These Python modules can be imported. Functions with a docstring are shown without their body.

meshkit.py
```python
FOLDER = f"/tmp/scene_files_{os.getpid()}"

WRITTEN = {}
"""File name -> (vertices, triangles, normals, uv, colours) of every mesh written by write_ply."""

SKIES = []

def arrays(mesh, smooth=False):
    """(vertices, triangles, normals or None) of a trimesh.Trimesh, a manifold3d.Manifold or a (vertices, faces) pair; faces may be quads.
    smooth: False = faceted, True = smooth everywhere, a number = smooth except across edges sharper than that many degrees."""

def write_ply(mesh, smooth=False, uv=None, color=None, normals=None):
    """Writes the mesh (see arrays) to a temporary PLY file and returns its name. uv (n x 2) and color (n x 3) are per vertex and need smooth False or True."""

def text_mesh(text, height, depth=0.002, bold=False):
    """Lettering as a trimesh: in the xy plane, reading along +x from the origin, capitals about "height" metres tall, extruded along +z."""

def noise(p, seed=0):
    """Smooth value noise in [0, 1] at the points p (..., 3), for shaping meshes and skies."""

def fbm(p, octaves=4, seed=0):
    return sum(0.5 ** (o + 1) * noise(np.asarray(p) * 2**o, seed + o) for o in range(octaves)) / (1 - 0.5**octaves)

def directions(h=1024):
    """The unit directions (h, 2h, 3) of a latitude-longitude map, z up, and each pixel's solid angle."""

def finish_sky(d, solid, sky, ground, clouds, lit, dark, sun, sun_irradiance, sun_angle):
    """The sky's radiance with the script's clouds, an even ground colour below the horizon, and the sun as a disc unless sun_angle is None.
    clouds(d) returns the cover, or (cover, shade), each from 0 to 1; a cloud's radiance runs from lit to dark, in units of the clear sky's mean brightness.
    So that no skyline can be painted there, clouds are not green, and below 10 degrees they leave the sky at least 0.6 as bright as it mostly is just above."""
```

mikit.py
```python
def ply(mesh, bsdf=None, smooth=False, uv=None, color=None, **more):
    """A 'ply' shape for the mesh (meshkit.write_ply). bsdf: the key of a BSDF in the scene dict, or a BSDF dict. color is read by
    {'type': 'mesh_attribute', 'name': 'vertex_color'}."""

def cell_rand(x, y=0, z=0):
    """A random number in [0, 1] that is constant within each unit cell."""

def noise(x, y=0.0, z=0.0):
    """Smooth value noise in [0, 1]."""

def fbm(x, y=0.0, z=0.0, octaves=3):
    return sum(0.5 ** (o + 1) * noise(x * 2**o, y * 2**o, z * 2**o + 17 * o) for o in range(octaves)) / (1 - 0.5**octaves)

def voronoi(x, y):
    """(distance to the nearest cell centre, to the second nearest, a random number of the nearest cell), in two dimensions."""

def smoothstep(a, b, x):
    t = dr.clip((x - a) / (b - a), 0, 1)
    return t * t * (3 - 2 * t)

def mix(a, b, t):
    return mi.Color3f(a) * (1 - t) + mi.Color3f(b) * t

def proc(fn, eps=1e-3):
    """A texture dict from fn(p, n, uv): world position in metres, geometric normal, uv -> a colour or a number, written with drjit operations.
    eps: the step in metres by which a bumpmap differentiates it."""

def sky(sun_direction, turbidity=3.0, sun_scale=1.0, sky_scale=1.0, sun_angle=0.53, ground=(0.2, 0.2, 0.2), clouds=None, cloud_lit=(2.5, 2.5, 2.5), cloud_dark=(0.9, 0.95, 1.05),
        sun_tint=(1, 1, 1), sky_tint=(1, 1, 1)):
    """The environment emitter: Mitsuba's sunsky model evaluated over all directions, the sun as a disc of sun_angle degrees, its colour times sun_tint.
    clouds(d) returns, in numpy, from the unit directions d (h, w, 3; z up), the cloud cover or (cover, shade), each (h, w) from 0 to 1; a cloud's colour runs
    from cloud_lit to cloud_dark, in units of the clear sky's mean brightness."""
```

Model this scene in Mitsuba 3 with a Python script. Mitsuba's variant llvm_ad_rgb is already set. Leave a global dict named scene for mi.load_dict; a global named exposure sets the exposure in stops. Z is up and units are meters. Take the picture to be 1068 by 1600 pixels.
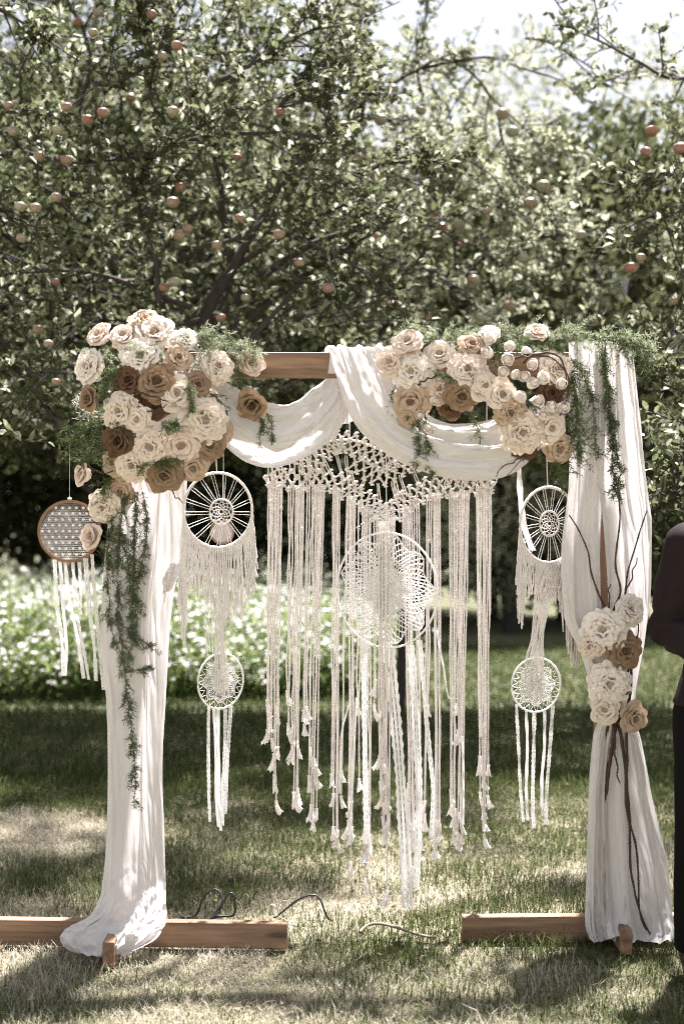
import math, random
import numpy as np, trimesh, manifold3d as m3
from scipy.spatial import cKDTree
from scipy.interpolate import PchipInterpolator
import drjit as dr
import mitsuba as mi
import mikit, meshkit
from mikit import proc, noise, fbm, smoothstep, mix

T = mi.ScalarTransform4f
scene, labels = {}, {}
# ---------------------------------------------------------------- camera, sky, exposure
CAM_Z, FPX = 1.5, 2222.0              # eye height; focal length in pixels of the 1068 x 1600 photograph (50 mm lens)
scene['camera'] = {'type': 'thinlens', 'fov': math.degrees(2 * math.atan(800 / FPX)), 'fov_axis': 'y',
                   'to_world': T().look_at(origin=[0, 0, CAM_Z], target=[0, 10, CAM_Z], up=[0, 0, 1]),
                   'aperture_radius': 0.0135, 'focus_distance': 5.0, 'near_clip': 0.1, 'far_clip': 2000.0}
SUN = np.array([0.17, 0.33, 1.05])
def cloud_cover(d):
    n = meshkit.fbm(d * np.array([2.2, 2.2, 4.5]) + 3.1, 4)
    return np.clip(0.93 + 0.4 * (n - 0.5), 0, 1), np.clip(0.25 + 0.9 * (n - 0.5), 0, 1)
scene['sky'] = mikit.sky(SUN.tolist(), turbidity=3, sun_scale=3.0, sky_scale=1.0, sun_angle=2.4, clouds=cloud_cover,
                         cloud_lit=(1.40, 1.41, 1.46), cloud_dark=(1.15, 1.16, 1.20), sun_tint=(0.87, 0.96, 1.24))
exposure = 2.95

# ---------------------------------------------------------------- helpers
def P(px, py, d):
    """the point at distance d that the photograph shows at pixel (px, py)"""
    return np.array([(px - 534) / FPX * d, d, CAM_Z - (py - 800) / FPX * d])

used = {}
def numbered(key):
    n = used.get(key, -1) + 1
    used[key] = n
    return key if n == 0 else f'{key}_{n:03d}'

def thing(name, label, category, group=None):
    key = numbered(name)
    labels[key] = {'label': label, 'category': category}
    if group: labels[key]['group'] = group
    return key

def put(name, mesh, bsdf, parent=None, smooth=False, color=None, uv=None, kind=None, label=None):
    key = numbered(name if parent is None else parent + '__' + name)
    scene[key] = mikit.ply(mesh, bsdf, smooth=smooth, color=color, uv=uv)
    if kind or label:
        labels[key] = {k: v for k, v in (('kind', kind), ('label', label)) if v}
    return key

class MB:
    """collects pieces of one mesh, with a colour per vertex"""
    def __init__(self): self.v, self.f, self.c, self.n = [], [], [], 0
    def add(self, v, f, c=None):
        v = np.asarray(v, float); f = np.asarray(f, int)
        if f.shape[1] == 4: f = np.vstack([f[:, [0, 1, 2]], f[:, [0, 2, 3]]])
        self.v.append(v); self.f.append(f + self.n); self.n += len(v)
        if c is not None: self.c.append(np.broadcast_to(np.asarray(c, float), (len(v), 3)))
    def mesh(self): return np.vstack(self.v), np.vstack(self.f)
    def put(self, name, bsdf, parent=None, smooth=False, **k):
        return put(name, self.mesh(), bsdf, parent, smooth, np.vstack(self.c) if self.c else None, **k)

def unit(v):
    v = np.asarray(v, float)
    return v / np.maximum(np.linalg.norm(v, axis=-1, keepdims=True), 1e-12)

def tube(pts, rad, sides=6, cap=True):
    pts = np.asarray(pts, float); n = len(pts)
    rad = np.broadcast_to(np.asarray(rad, float), (n,))
    t = unit(np.gradient(pts, axis=0))
    up = np.array([0, 0, 1.0]) if abs(t[:, 2]).mean() < 0.8 else np.array([0, 1.0, 0])
    a = unit(np.cross(t, up)); b = np.cross(t, a)
    ang = np.arange(sides) * 2 * math.pi / sides
    ring = a[:, None] * np.cos(ang)[None, :, None] + b[:, None] * np.sin(ang)[None, :, None]
    v = (pts[:, None] + ring * rad[:, None, None]).reshape(-1, 3)
    i = np.arange(n - 1)[:, None] * sides; j = np.arange(sides); k = (j + 1) % sides
    f = np.stack([i + j, i + k, i + sides + k, i + sides + j], -1).reshape(-1, 4)
    f = np.vstack([f[:, [0, 1, 2]], f[:, [0, 2, 3]]])
    if cap:
        v = np.vstack([v, pts[:1], pts[-1:]])
        f = np.vstack([f, np.stack([k, j, j * 0 + n * sides], -1), np.stack([j, k, j * 0 + n * sides + 1], -1) + np.array([(n - 1) * sides] * 2 + [0])])
    return v, f

def spline(pts, n):
    """n points on a smooth curve through pts, evenly along its length"""
    pts = np.asarray(pts, float)
    s = np.concatenate([[0], np.cumsum(np.linalg.norm(np.diff(pts, axis=0), axis=1))])
    return np.stack([PchipInterpolator(s, pts[:, k])(np.linspace(0, s[-1], n)) for k in range(pts.shape[1])], -1)

def crspline(pts, n):
    from scipy.interpolate import CubicSpline
    pts = np.asarray(pts, float)
    s = np.concatenate([[0], np.cumsum(np.maximum(np.linalg.norm(np.diff(pts, axis=0), axis=1), 1e-6) ** 0.5)])
    return CubicSpline(s, pts, axis=0)(np.linspace(0, s[-1], n))

def grid_faces(r, c):
    i = (np.arange(r - 1)[:, None] * c + np.arange(c - 1)).ravel()
    return np.stack([i, i + 1, i + c + 1, i + c], -1)

# ---------------------------------------------------------------- materials
def mat(key, d): scene[key] = d; return key
VC = {'type': 'mesh_attribute', 'name': 'vertex_color'}
def rgb(*c): return {'type': 'rgb', 'value': list(c)}
mat('m_leaf', {'type': 'principledthin', 'base_color': VC, 'roughness': 0.33, 'diff_trans': 1.2, 'spec_trans': 0.0, 'eta': 1.5})
mat('m_farleaf', {'type': 'principledthin', 'base_color': VC, 'roughness': 0.45, 'diff_trans': 1.05, 'eta': 1.45})
mat('m_grass', {'type': 'principledthin', 'base_color': VC, 'roughness': 0.5, 'diff_trans': 0.7, 'eta': 1.4})
mat('m_bark', {'type': 'twosided', 'bsdf': {'type': 'principled', 'roughness': 0.9, 'base_color': proc(lambda p, n, uv:
    mix((0.014, 0.011, 0.010), (0.050, 0.042, 0.038), fbm(p.x * 40, p.y * 40, p.z * 14, 3)))}})
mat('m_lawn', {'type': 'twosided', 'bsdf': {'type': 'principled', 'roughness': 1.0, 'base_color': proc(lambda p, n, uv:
    mix(mix(mix((0.045, 0.046, 0.020), (0.22, 0.195, 0.14), smoothstep(0.38, 0.66, fbm(p.x * 1.3, p.y * 1.3, 0.0, 3))), (0.10, 0.09, 0.055), fbm(p.x * 60, p.y * 60, 0.0, 2)), (0.035, 0.040, 0.016), smoothstep(7.0, 8.2, p.y) * 0.9))}})  # far lawn mixed darker: the shade under the trees painted in
# ---------------------------------------------------------------- the ground
rng = np.random.default_rng(11)
def ground_z(x, y):
    x, y = np.asarray(x, float), np.asarray(y, float)
    p = np.stack([x, y, np.zeros_like(x)], -1)
    near = np.exp(-((np.hypot(x, y - 6) / 14) ** 2))
    return near * ((meshkit.noise(p * 0.45) - 0.5) * 0.05 + (meshkit.noise(p * 2.3 + 9) - 0.5) * 0.018)
gx = np.concatenate([[-600, -200, -80, -40, -20], np.linspace(-10, 10, 90), [20, 40, 80, 200, 600]])
gy = np.concatenate([[-300, -60, -15, -4, 0], np.linspace(2, 20, 90), [26, 40, 80, 200, 900]])
X, Y = np.meshgrid(gx, gy)
V = np.stack([X.ravel(), Y.ravel(), ground_z(X, Y).ravel()], -1)
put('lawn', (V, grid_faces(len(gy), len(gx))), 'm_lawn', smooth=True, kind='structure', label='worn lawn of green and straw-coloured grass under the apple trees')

def dryness(x, y):
    p = np.stack([x, y, x * 0], -1)
    d = meshkit.fbm(p * 1.25 + 2.7, 4)
    return np.clip((d - 0.40) / 0.26, 0, 1)

def blades(n, x0, x1, y0, y1, hmin, hmax, width, seed, lean=0.5, dry_shade_bias=0.0, power=1.0, segs=2):
    """n grass blades: tapered bent strips, straw where the turf is worn, plus painted bands of sun and shade"""
    r = np.random.default_rng(seed)
    t = r.random(n) ** power
    y = y0 + (y1 - y0) * t
    half = (x1 - x0) / 2 * (0.30 + 0.70 * (y - y0) / (y1 - y0)) if power != 1.0 else (x1 - x0) / 2
    x = (x0 + x1) / 2 + (r.random(n) * 2 - 1) * half
    dry = np.clip(dryness(x, y) + dry_shade_bias + (r.random(n) - 0.5) * 0.7, 0, 1)
    dry = np.clip(dry + 0.20 * np.exp(-((y - 6.2) / 0.9) ** 2) - 0.55 * np.clip((y - 6.9) / 0.5, 0, 1), 0, 1)  # more straw paints a sunlit band, less behind it paints tree shade
    tuft = meshkit.fbm(np.stack([x * 5, y * 5, x * 0], -1) + 5, 3)
    h = (hmin + (hmax - hmin) * r.random(n) ** 1.6) * (0.45 + 1.15 * tuft) * (1 - 0.35 * dry)
    w = width * (0.6 + 0.8 * r.random(n))
    ang = r.random(n) * 2 * math.pi
    side = np.stack([np.cos(ang), np.sin(ang), ang * 0], -1)
    la = ang + math.pi / 2 + (r.random(n) - 0.5)
    ln = (lean * (0.3 + r.random(n)) + 0.5 * dry * r.random(n)) * h
    bend = np.stack([np.cos(la), np.sin(la), la * 0], -1)
    base = np.stack([x, y, ground_z(x, y) - 0.005], -1)
    mid = base + bend * (ln * 0.35)[:, None] + np.array([0, 0, 1]) * (h * 0.55)[:, None]
    tip = base + bend * ln[:, None] + np.array([0, 0, 1]) * np.maximum(h - 0.3 * ln, 0.2 * h)[:, None]
    v = np.stack([base - side * w[:, None] / 2, base + side * w[:, None] / 2, mid - side * (w * 0.4)[:, None], mid + side * (w * 0.4)[:, None], tip], 1)
    f = np.array([[0, 1, 3], [0, 3, 2], [2, 3, 4]])
    F = (np.arange(n)[:, None, None] * 5 + f).reshape(-1, 3)
    k = r.random(n)[:, None]
    green = np.array([0.036, 0.050, 0.016]) * (1 - k) + np.array([0.135, 0.158, 0.068]) * k
    straw = np.array([0.26, 0.235, 0.17]) * (1 - k) + np.array([0.46, 0.43, 0.35]) * k
    s = (dry > 0.5 + 0.3 * (r.random(n) - 0.5))[:, None]
    c = np.where(s, straw, green) * (0.8 + 0.4 * r.random((n, 1)))
    return v.reshape(-1, 3), F, np.repeat(c, 5, 0)

g = MB()
g.add(*blades(300000, -2.9, 2.9, 3.7, 8.2, 0.02, 0.070, 0.0030, 1, dry_shade_bias=-0.06))
g.add(*blades(90000, -6.5, 6.5, 7.4, 16.0, 0.03, 0.10, 0.008, 2, power=0.8, dry_shade_bias=-0.42))  # straw held back here to paint the shade under the trees
g.add(*blades(9000, -2.4, 2.4, 3.7, 8.0, 0.05, 0.11, 0.0036, 3, lean=0.7, dry_shade_bias=-0.25))
g.put('grass', 'm_grass', kind='stuff', label='short mown grass, straw in worn patches, with sun and shade bands in its colour')

# the unmown meadow behind the trees: tall pale weeds with whitish flower heads
def meadow(n, seed):
    r = np.random.default_rng(seed)
    y = 11.3 + 11 * r.random(n) ** 1.3
    x = -0.42 * y - 1.5 + (0.42 * y + 1.9) * r.random(n) + (r.random(n) - 0.5) * 0.6
    h = (0.26 + 0.40 * r.random(n)) * (0.6 + 0.8 * meshkit.noise(np.stack([x, y, x * 0], -1) * 1.1)) * np.clip((y - 10.6) / 1.2, 0.35, 1)
    base = np.stack([x, y, x * 0], -1)
    ang = r.random(n) * 6.283
    top = base + np.stack([np.cos(ang) * 0.12, np.sin(ang) * 0.12, h], -1)
    m = MB()
    side = np.stack([np.cos(ang + 1.2), np.sin(ang + 1.2), ang * 0], -1)
    v = np.stack([base - side * 0.006, base + side * 0.006, top + side * 0.004, top - side * 0.004], 1).reshape(-1, 3)
    k = r.random((n, 1))
    c = np.array([0.07, 0.11, 0.03]) * (1 - k) + np.array([0.20, 0.245, 0.10]) * k
    m.add(v, (np.arange(n)[:, None] * 4 + np.arange(4)), np.repeat(c, 4, 0))
    # leaves along the stems
    q = 3
    idx = np.repeat(np.arange(n), q); u = r.random(n * q)
    p = base[idx] * (1 - u[:, None]) + top[idx] * u[:, None]
    a2 = r.random(n * q) * 6.283
    d = np.stack([np.cos(a2), np.sin(a2), 0.5 + 0 * a2], -1) * (0.05 + 0.09 * r.random((n * q, 1)))
    sd = np.stack([-np.sin(a2), np.cos(a2), 0 * a2], -1) * 0.014
    v = np.stack([p, p + d * 0.5 + sd, p + d, p + d * 0.5 - sd], 1).reshape(-1, 3)
    m.add(v, np.arange(n * q)[:, None] * 4 + np.arange(4), np.repeat(c[idx] * (0.8 + 0.5 * r.random((n * q, 1))), 4, 0))
    # flower heads: small tilted discs
    w = np.where(r.random(n) < 0.42)[0]
    w = np.repeat(w, 2); nn = len(w)
    ctr = top[w] + (r.random((nn, 3)) - 0.5) * np.array([0.14, 0.14, 0.12])
    rad = 0.013 + 0.022 * r.random(nn) ** 2
    nx = unit(r.normal(size=(nn, 3)) + [0, 0, 1.2]); a = unit(np.cross(nx, [0.3, 1, 0.1])); b = np.cross(nx, a)
    ring = np.arange(6) * math.pi / 3
    v = ctr[:, None] + (a[:, None] * np.cos(ring)[None, :, None] + b[:, None] * np.sin(ring)[None, :, None]) * rad[:, None, None]
    f = np.array([[0, 1, 2], [0, 2, 3], [0, 3, 4], [0, 4, 5]])
    m.add(v.reshape(-1, 3), (np.arange(nn)[:, None, None] * 6 + f).reshape(-1, 3), np.repeat(np.array([0.62, 0.62, 0.57]) * (0.7 + 0.4 * r.random((nn, 1))), 6, 0))
    return m
meadow(26000, 5).put('meadow_plants', 'm_grass', kind='stuff', label='tall pale flowering weeds in the sunny meadow behind the trees')
# ---------------------------------------------------------------- trees
LEAF_V = np.array([[0, 0, 0], [0.22, 0.30, 0.05], [0.25, 0, -0.03], [-0.22, 0.30, 0.05], [0.21, 0.66, 0.02], [0, 0.62, -0.09], [-0.21, 0.66, 0.02], [0, 1.0, -0.14]])
LEAF_V[2] = [0, 0.30, -0.04]
LEAF_F = np.array([[0, 1, 2], [0, 2, 3], [2, 1, 4], [2, 4, 5], [3, 2, 5], [3, 5, 6], [5, 4, 7], [6, 5, 7]])
LOW_V = np.array([[0, 0, 0], [0.30, 0.5, 0.04], [0, 1.0, -0.08], [-0.30, 0.5, 0.04]])
LOW_F = np.array([[0, 1, 2], [0, 2, 3]])

def leaf_arrays(pos, direc, size, r, tv=LEAF_V, up=0.55):
    """leaves as copies of a folded template; their faces look up and out, at random"""
    n = len(pos)
    d = unit(direc)
    nz = r.normal(size=(n, 3)) * 0.6 + [0, 0, up]
    s = unit(np.cross(d, nz)); nn = np.cross(s, d)
    wid = size * (0.85 + 0.45 * r.random(n))
    return (pos[:, None] + s[:, None] * (tv[None, :, :1] * wid[:, None, None]) + d[:, None] * (tv[None, :, 1:2] * size[:, None, None]) + nn[:, None] * (tv[None, :, 2:] * (size * (0.6 + 1.6 * r.random(n)))[:, None, None]))

def colonize(trunk, attract, step=0.14, infl=1.1, kill=0.26, seed=0, iters=150):
    """branches that grow towards the points of the crown; returns nodes and parents"""
    r = np.random.default_rng(seed)
    nodes = [np.asarray(p, float) for p in trunk]; parent = [-1] + list(range(len(trunk) - 1))
    alive = attract.copy()
    for it in range(iters):
        if not len(alive): break
        tree = cKDTree(np.array(nodes))
        d, i = tree.query(alive)
        lim = infl if it > 25 else 9.0
        ok = d < lim
        if not ok.any(): break
        dirs = {}
        N = np.array(nodes)
        acc = np.zeros((len(N), 3)); np.add.at(acc, i[ok], unit(alive[ok] - N[i[ok]]))
        src = np.unique(i[ok])
        new = N[src] + unit(unit(acc[src]) + r.normal(size=(len(src), 3)) * 0.22) * step
        for s_, p in zip(src, new): nodes.append(p); parent.append(int(s_))
        d2, _ = cKDTree(new).query(alive)
        alive = alive[d2 > kill]
    return np.array(nodes), np.array(parent)

def radii(nodes, parent, tip=0.0035, power=2.35):
    n = len(nodes); a = np.zeros(n)
    kids = np.bincount(parent[parent >= 0], minlength=n)
    for i in range(n - 1, -1, -1):
        if kids[i] == 0: a[i] = max(a[i], tip ** power)
        if parent[i] >= 0: a[parent[i]] += a[i]
    return a ** (1 / power)

def branch_mesh(nodes, parent, rad, rmin=0.0, sides=6):
    """tubes along every path of the branching"""
    m = MB(); n = len(nodes); best = np.full(n, -1)
    for i in range(1, n):
        p = parent[i]
        if best[p] < 0 or rad[i] > rad[best[p]]: best[p] = i
    for i in range(n):
        if i == 0 or best[parent[i]] != i:
            path = [] if i == 0 else [parent[i]]
            j = i
            while j >= 0: path.append(j); j = best[j]
            if len(path) < 2: continue
            rr = rad[path].copy()
            if i: rr[0] = rr[1]
            if rr[0] < rmin: continue
            m.add(*tube(nodes[path], rr, 7 if rr[0] > 0.03 else (5 if rr[0] > 0.008 else 4), cap=rr[0] > 0.01))
    return m

def in_envelope(n, blobs, r, hollow=0.35, keep=None):
    """n points in a union of ellipsoids (centre, radii), most of them towards the outside"""
    out = []
    vol = np.array([b[1][0] * b[1][1] * b[1][2] for b in blobs]); vol /= vol.sum()
    while sum(map(len, out)) < n:
        k = r.choice(len(blobs), n, p=vol)
        c = np.array([blobs[i][0] for i in k], float); s = np.array([blobs[i][1] for i in k], float)
        p = c + s * unit(r.normal(size=(n, 3))) * (hollow ** 3 + (1 - hollow ** 3) * r.random((n, 1))) ** (1 / 3)
        p = p[p[:, 2] > 0.25]
        if keep is not None: p = p[keep(p)]
        out.append(p)
    return np.vstack(out)[:n]

def twigs_and_leaves(nodes, parent, rad, r, per=2.2, rmax=0.0085, length=(0.10, 0.30), leaf=(0.030, 0.056), nleaf=12, droop=0.0):
    """short leafy shoots on all thin branches: (twig tubes, leaf positions, directions, sizes)"""
    thin = np.where(rad < rmax)[0]; thin = thin[parent[thin] >= 0]
    k = r.poisson(per, len(thin)); src = np.repeat(thin, k); n = len(src)
    along = unit(nodes[src] - nodes[parent[src]])
    d = unit(along * 0.7 + r.normal(size=(n, 3)) * 0.65 + [0, 0, 0.25 - droop])
    L = length[0] + (length[1] - length[0]) * r.random(n)
    u0 = r.random((n, 1)); p0 = nodes[src] * u0 + nodes[parent[src]] * (1 - u0)
    p1 = p0 + d * L[:, None] + np.array([0, 0, -0.25]) * (L ** 2)[:, None]
    # twig as a three-sided spike
    a = unit(np.cross(d, [0.31, 0.2, 0.9])); b = np.cross(d, a)
    tv = np.stack([p0 + a * 0.0026, p0 - a * 0.0013 + b * 0.0022, p0 - a * 0.0013 - b * 0.0022, p1], 1).reshape(-1, 3)
    tf = (np.arange(n)[:, None, None] * 4 + np.array([[0, 1, 3], [1, 2, 3], [2, 0, 3]])).reshape(-1, 3)
    idx = np.repeat(np.arange(n), nleaf); u = np.tile((np.arange(nleaf) + 0.6) / nleaf, n) + (r.random(n * nleaf) - 0.5) * 0.12
    pos = p0[idx] * (1 - u[:, None]) + p1[idx] * u[:, None]
    ld = unit(d[idx] * 0.55 + unit(r.normal(size=(len(idx), 3))) * 0.9 + [0, 0, 0.10 - droop])
    ls = (leaf[0] + (leaf[1] - leaf[0]) * r.random(len(idx))) * np.where(u > 0.9, 0.8, 1)
    return (tv, tf), pos, ld, ls

def leaf_colors(n, r, a, b, clump=None, under=0.0):
    k = r.random((n, 1))
    if clump is not None: k = 0.5 * k + 0.5 * clump[:, None]
    c = np.array(a) * (1 - k) + np.array(b) * k
    pale = r.random((n, 1)) < under
    c = np.where(pale, np.array([0.32, 0.335, 0.25]) * (0.8 + 0.4 * r.random((n, 1))), c)
    return c * (0.75 + 0.5 * r.random((n, 1)))

def apple_mesh(r):
    u = np.linspace(0, math.pi, 9); w = np.arange(10) * 2 * math.pi / 10
    prof_r = np.sin(u) * (1 + 0.08 * np.cos(u)); prof_z = np.cos(u) * 0.90 - 0.20 * np.exp(-(np.sin(u) / 0.32) ** 2) * np.sign(np.cos(u))
    v = np.stack([prof_r[:, None] * np.cos(w), prof_r[:, None] * np.sin(w), prof_z[:, None] + 0 * w], -1).reshape(-1, 3)
    i = np.arange(8)[:, None] * 10; j = np.arange(10); k = (j + 1) % 10
    f = np.stack([i + j, i + 10 + j, i + 10 + k, i + k], -1).reshape(-1, 4)
    return v, np.vstack([f[:, [0, 1, 2]], f[:, [0, 2, 3]]])
mat('m_apple', {'type': 'principled', 'base_color': VC, 'roughness': 0.38, 'specular': 0.45})

def near_tree(name, label, trunk, blobs, seed, n_attr, per, apples, limbs, leafcol=((0.062, 0.072, 0.036), (0.135, 0.145, 0.085)), under=0.2, keep=None, leaf_keep=None, kill=0.26):
    r = np.random.default_rng(seed)
    key = thing(name, label, 'tree')
    nodes, parent = colonize(trunk, in_envelope(n_attr, blobs, r, keep=keep), seed=seed, kill=kill)
    rad = radii(nodes, parent)
    rad *= min(1.0, 0.11 / rad[0]); rad = np.maximum(rad, 0.003)
    bm = branch_mesh(nodes, parent, rad)
    put('trunk', bm.mesh(), 'm_bark', key, smooth=True)
    (tv, tf), pos, ld, ls = twigs_and_leaves(nodes, parent, rad, r, per=per)
    if leaf_keep is not None:
        ok = leaf_keep(pos); pos, ld, ls = pos[ok], ld[ok], ls[ok]
        tk = leaf_keep(tv[3::4]); tf = tf.reshape(-1, 3, 3)[tk].reshape(-1, 3)
    tws = MB(); tws.add(tv, tf)
    for pts, d0, d1, r0 in limbs:
        m = 22; q = crspline(np.array(pts, float), m); dd = np.linspace(d0, d1, m)
        line = np.array([P(a, b, d) for (a, b), d in zip(q, dd)])
        line += (meshkit.noise(line * 5 + seed)[:, None] - 0.5) * 0.05
        br = np.linspace(r0, 0.003, m)
        b = MB(); b.add(*tube(line, br, 6))
        put('branch', b.mesh(), 'm_bark', key, smooth=True)
        for k in range(3, m - 2, 3):          # side shoots
            e = line[k] + unit(unit(line[k + 1] - line[k]) + r.normal(size=3) * [0.7, 0.5, 0.7]) * (0.15 + 0.3 * r.random())
            sh = np.array([line[k], (line[k] + e) / 2 + r.normal(size=3) * 0.02, e])
            tws.add(*tube(sh, [min(0.005, br[k]), 0.0035, 0.0022], 4))
            (a1, a2), p_, l_, s_ = twigs_and_leaves(sh, np.array([-1, 0, 1]), np.full(3, 0.003), r, per=2.0, length=(0.06, 0.18), nleaf=6)
            tws.add(a1, a2); pos = np.vstack([pos, p_]); ld = np.vstack([ld, l_]); ls = np.concatenate([ls, s_])
        (a1, a2), p_, l_, s_ = twigs_and_leaves(line, np.arange(m) - 1, br, r, per=0.8, rmax=0.012, length=(0.05, 0.16), nleaf=6)
        tws.add(a1, a2); pos = np.vstack([pos, p_]); ld = np.vstack([ld, l_]); ls = np.concatenate([ls, s_])
    tws.put('twig', 'm_bark', key, kind='stuff')
    LV = leaf_arrays(pos, ld, ls, r)
    clump = np.clip(meshkit.fbm(pos * 1.6 + seed, 3) * 1.8 - 0.4, 0, 1)
    col = leaf_colors(len(pos), r, *leafcol, clump, under)
    # the leaves that show largest in the picture are single parts
    sx = pos[:, 0] / pos[:, 1] * FPX; sz = (pos[:, 2] - CAM_Z) / pos[:, 1] * FPX
    seen = (abs(sx) < 520) & (sz < 790) & (sz > -250)
    nn = np.cross(LV[:, 1] - LV[:, 3], LV[:, 7] - LV[:, 0])
    view = unit(pos - [0, 0, CAM_Z])
    area = np.abs((nn * view).sum(-1)) / pos[:, 1] ** 2 * seen * np.exp(-((pos[:, 1] - pos[:, 1].min()) / 1.5))
    big = np.argsort(-area)[:300]; rest = np.setdiff1d(np.arange(len(pos)), big)
    for i in big:
        put('leaf', (LV[i], LEAF_F), 'm_leaf', key, smooth=True, color=np.repeat(col[i:i + 1], 8, 0))
    F = (np.arange(len(rest))[:, None, None] * 8 + LEAF_F).reshape(-1, 3)
    put('foliage', (LV[rest].reshape(-1, 3), F), 'm_leaf', key, smooth=True, color=np.repeat(col[rest], 8, 0), kind='stuff')
    av, af = apple_mesh(r)
    lx, ly = pos[:, 0] / pos[:, 1] * FPX + 534, 800 - (pos[:, 2] - CAM_Z) / pos[:, 1] * FPX
    for (px, py, d, rp, red) in apples:          # they hang in the outer leaves
        near = np.sort(pos[(np.hypot(lx - px, ly - py) < rp + 12), 1])
        if len(near) > 3: d = near[2] - 0.03
        c = P(px, py, d); R = rp / FPX * d
        blush = np.clip(red + 0.35 * (av[:, :1] * math.cos(px) + av[:, 1:2] * math.sin(px)) + 0.12 * av[:, 2:], 0, 1)
        blush = blush * 0.8
        base = np.array([0.34, 0.335, 0.235]) * (1 - blush) + np.array([0.31, 0.10, 0.07]) * blush
        base = base * (0.45 + 0.35 * meshkit.fbm(av * 3 + px, 3)[:, None])
        ap = put('apple', (av * R * [1, 1, 0.93] + c, af), 'm_apple', key, smooth=True, color=base)
        put('stalk', tube([c + [0, 0, R * 0.7], c + [R * 0.25, 0.1 * R, R * 1.7], c + [R * 0.3, 0.2 * R, R * 2.4]], 0.0018, 4), 'm_bark', ap)
    return key, len(pos)

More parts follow.
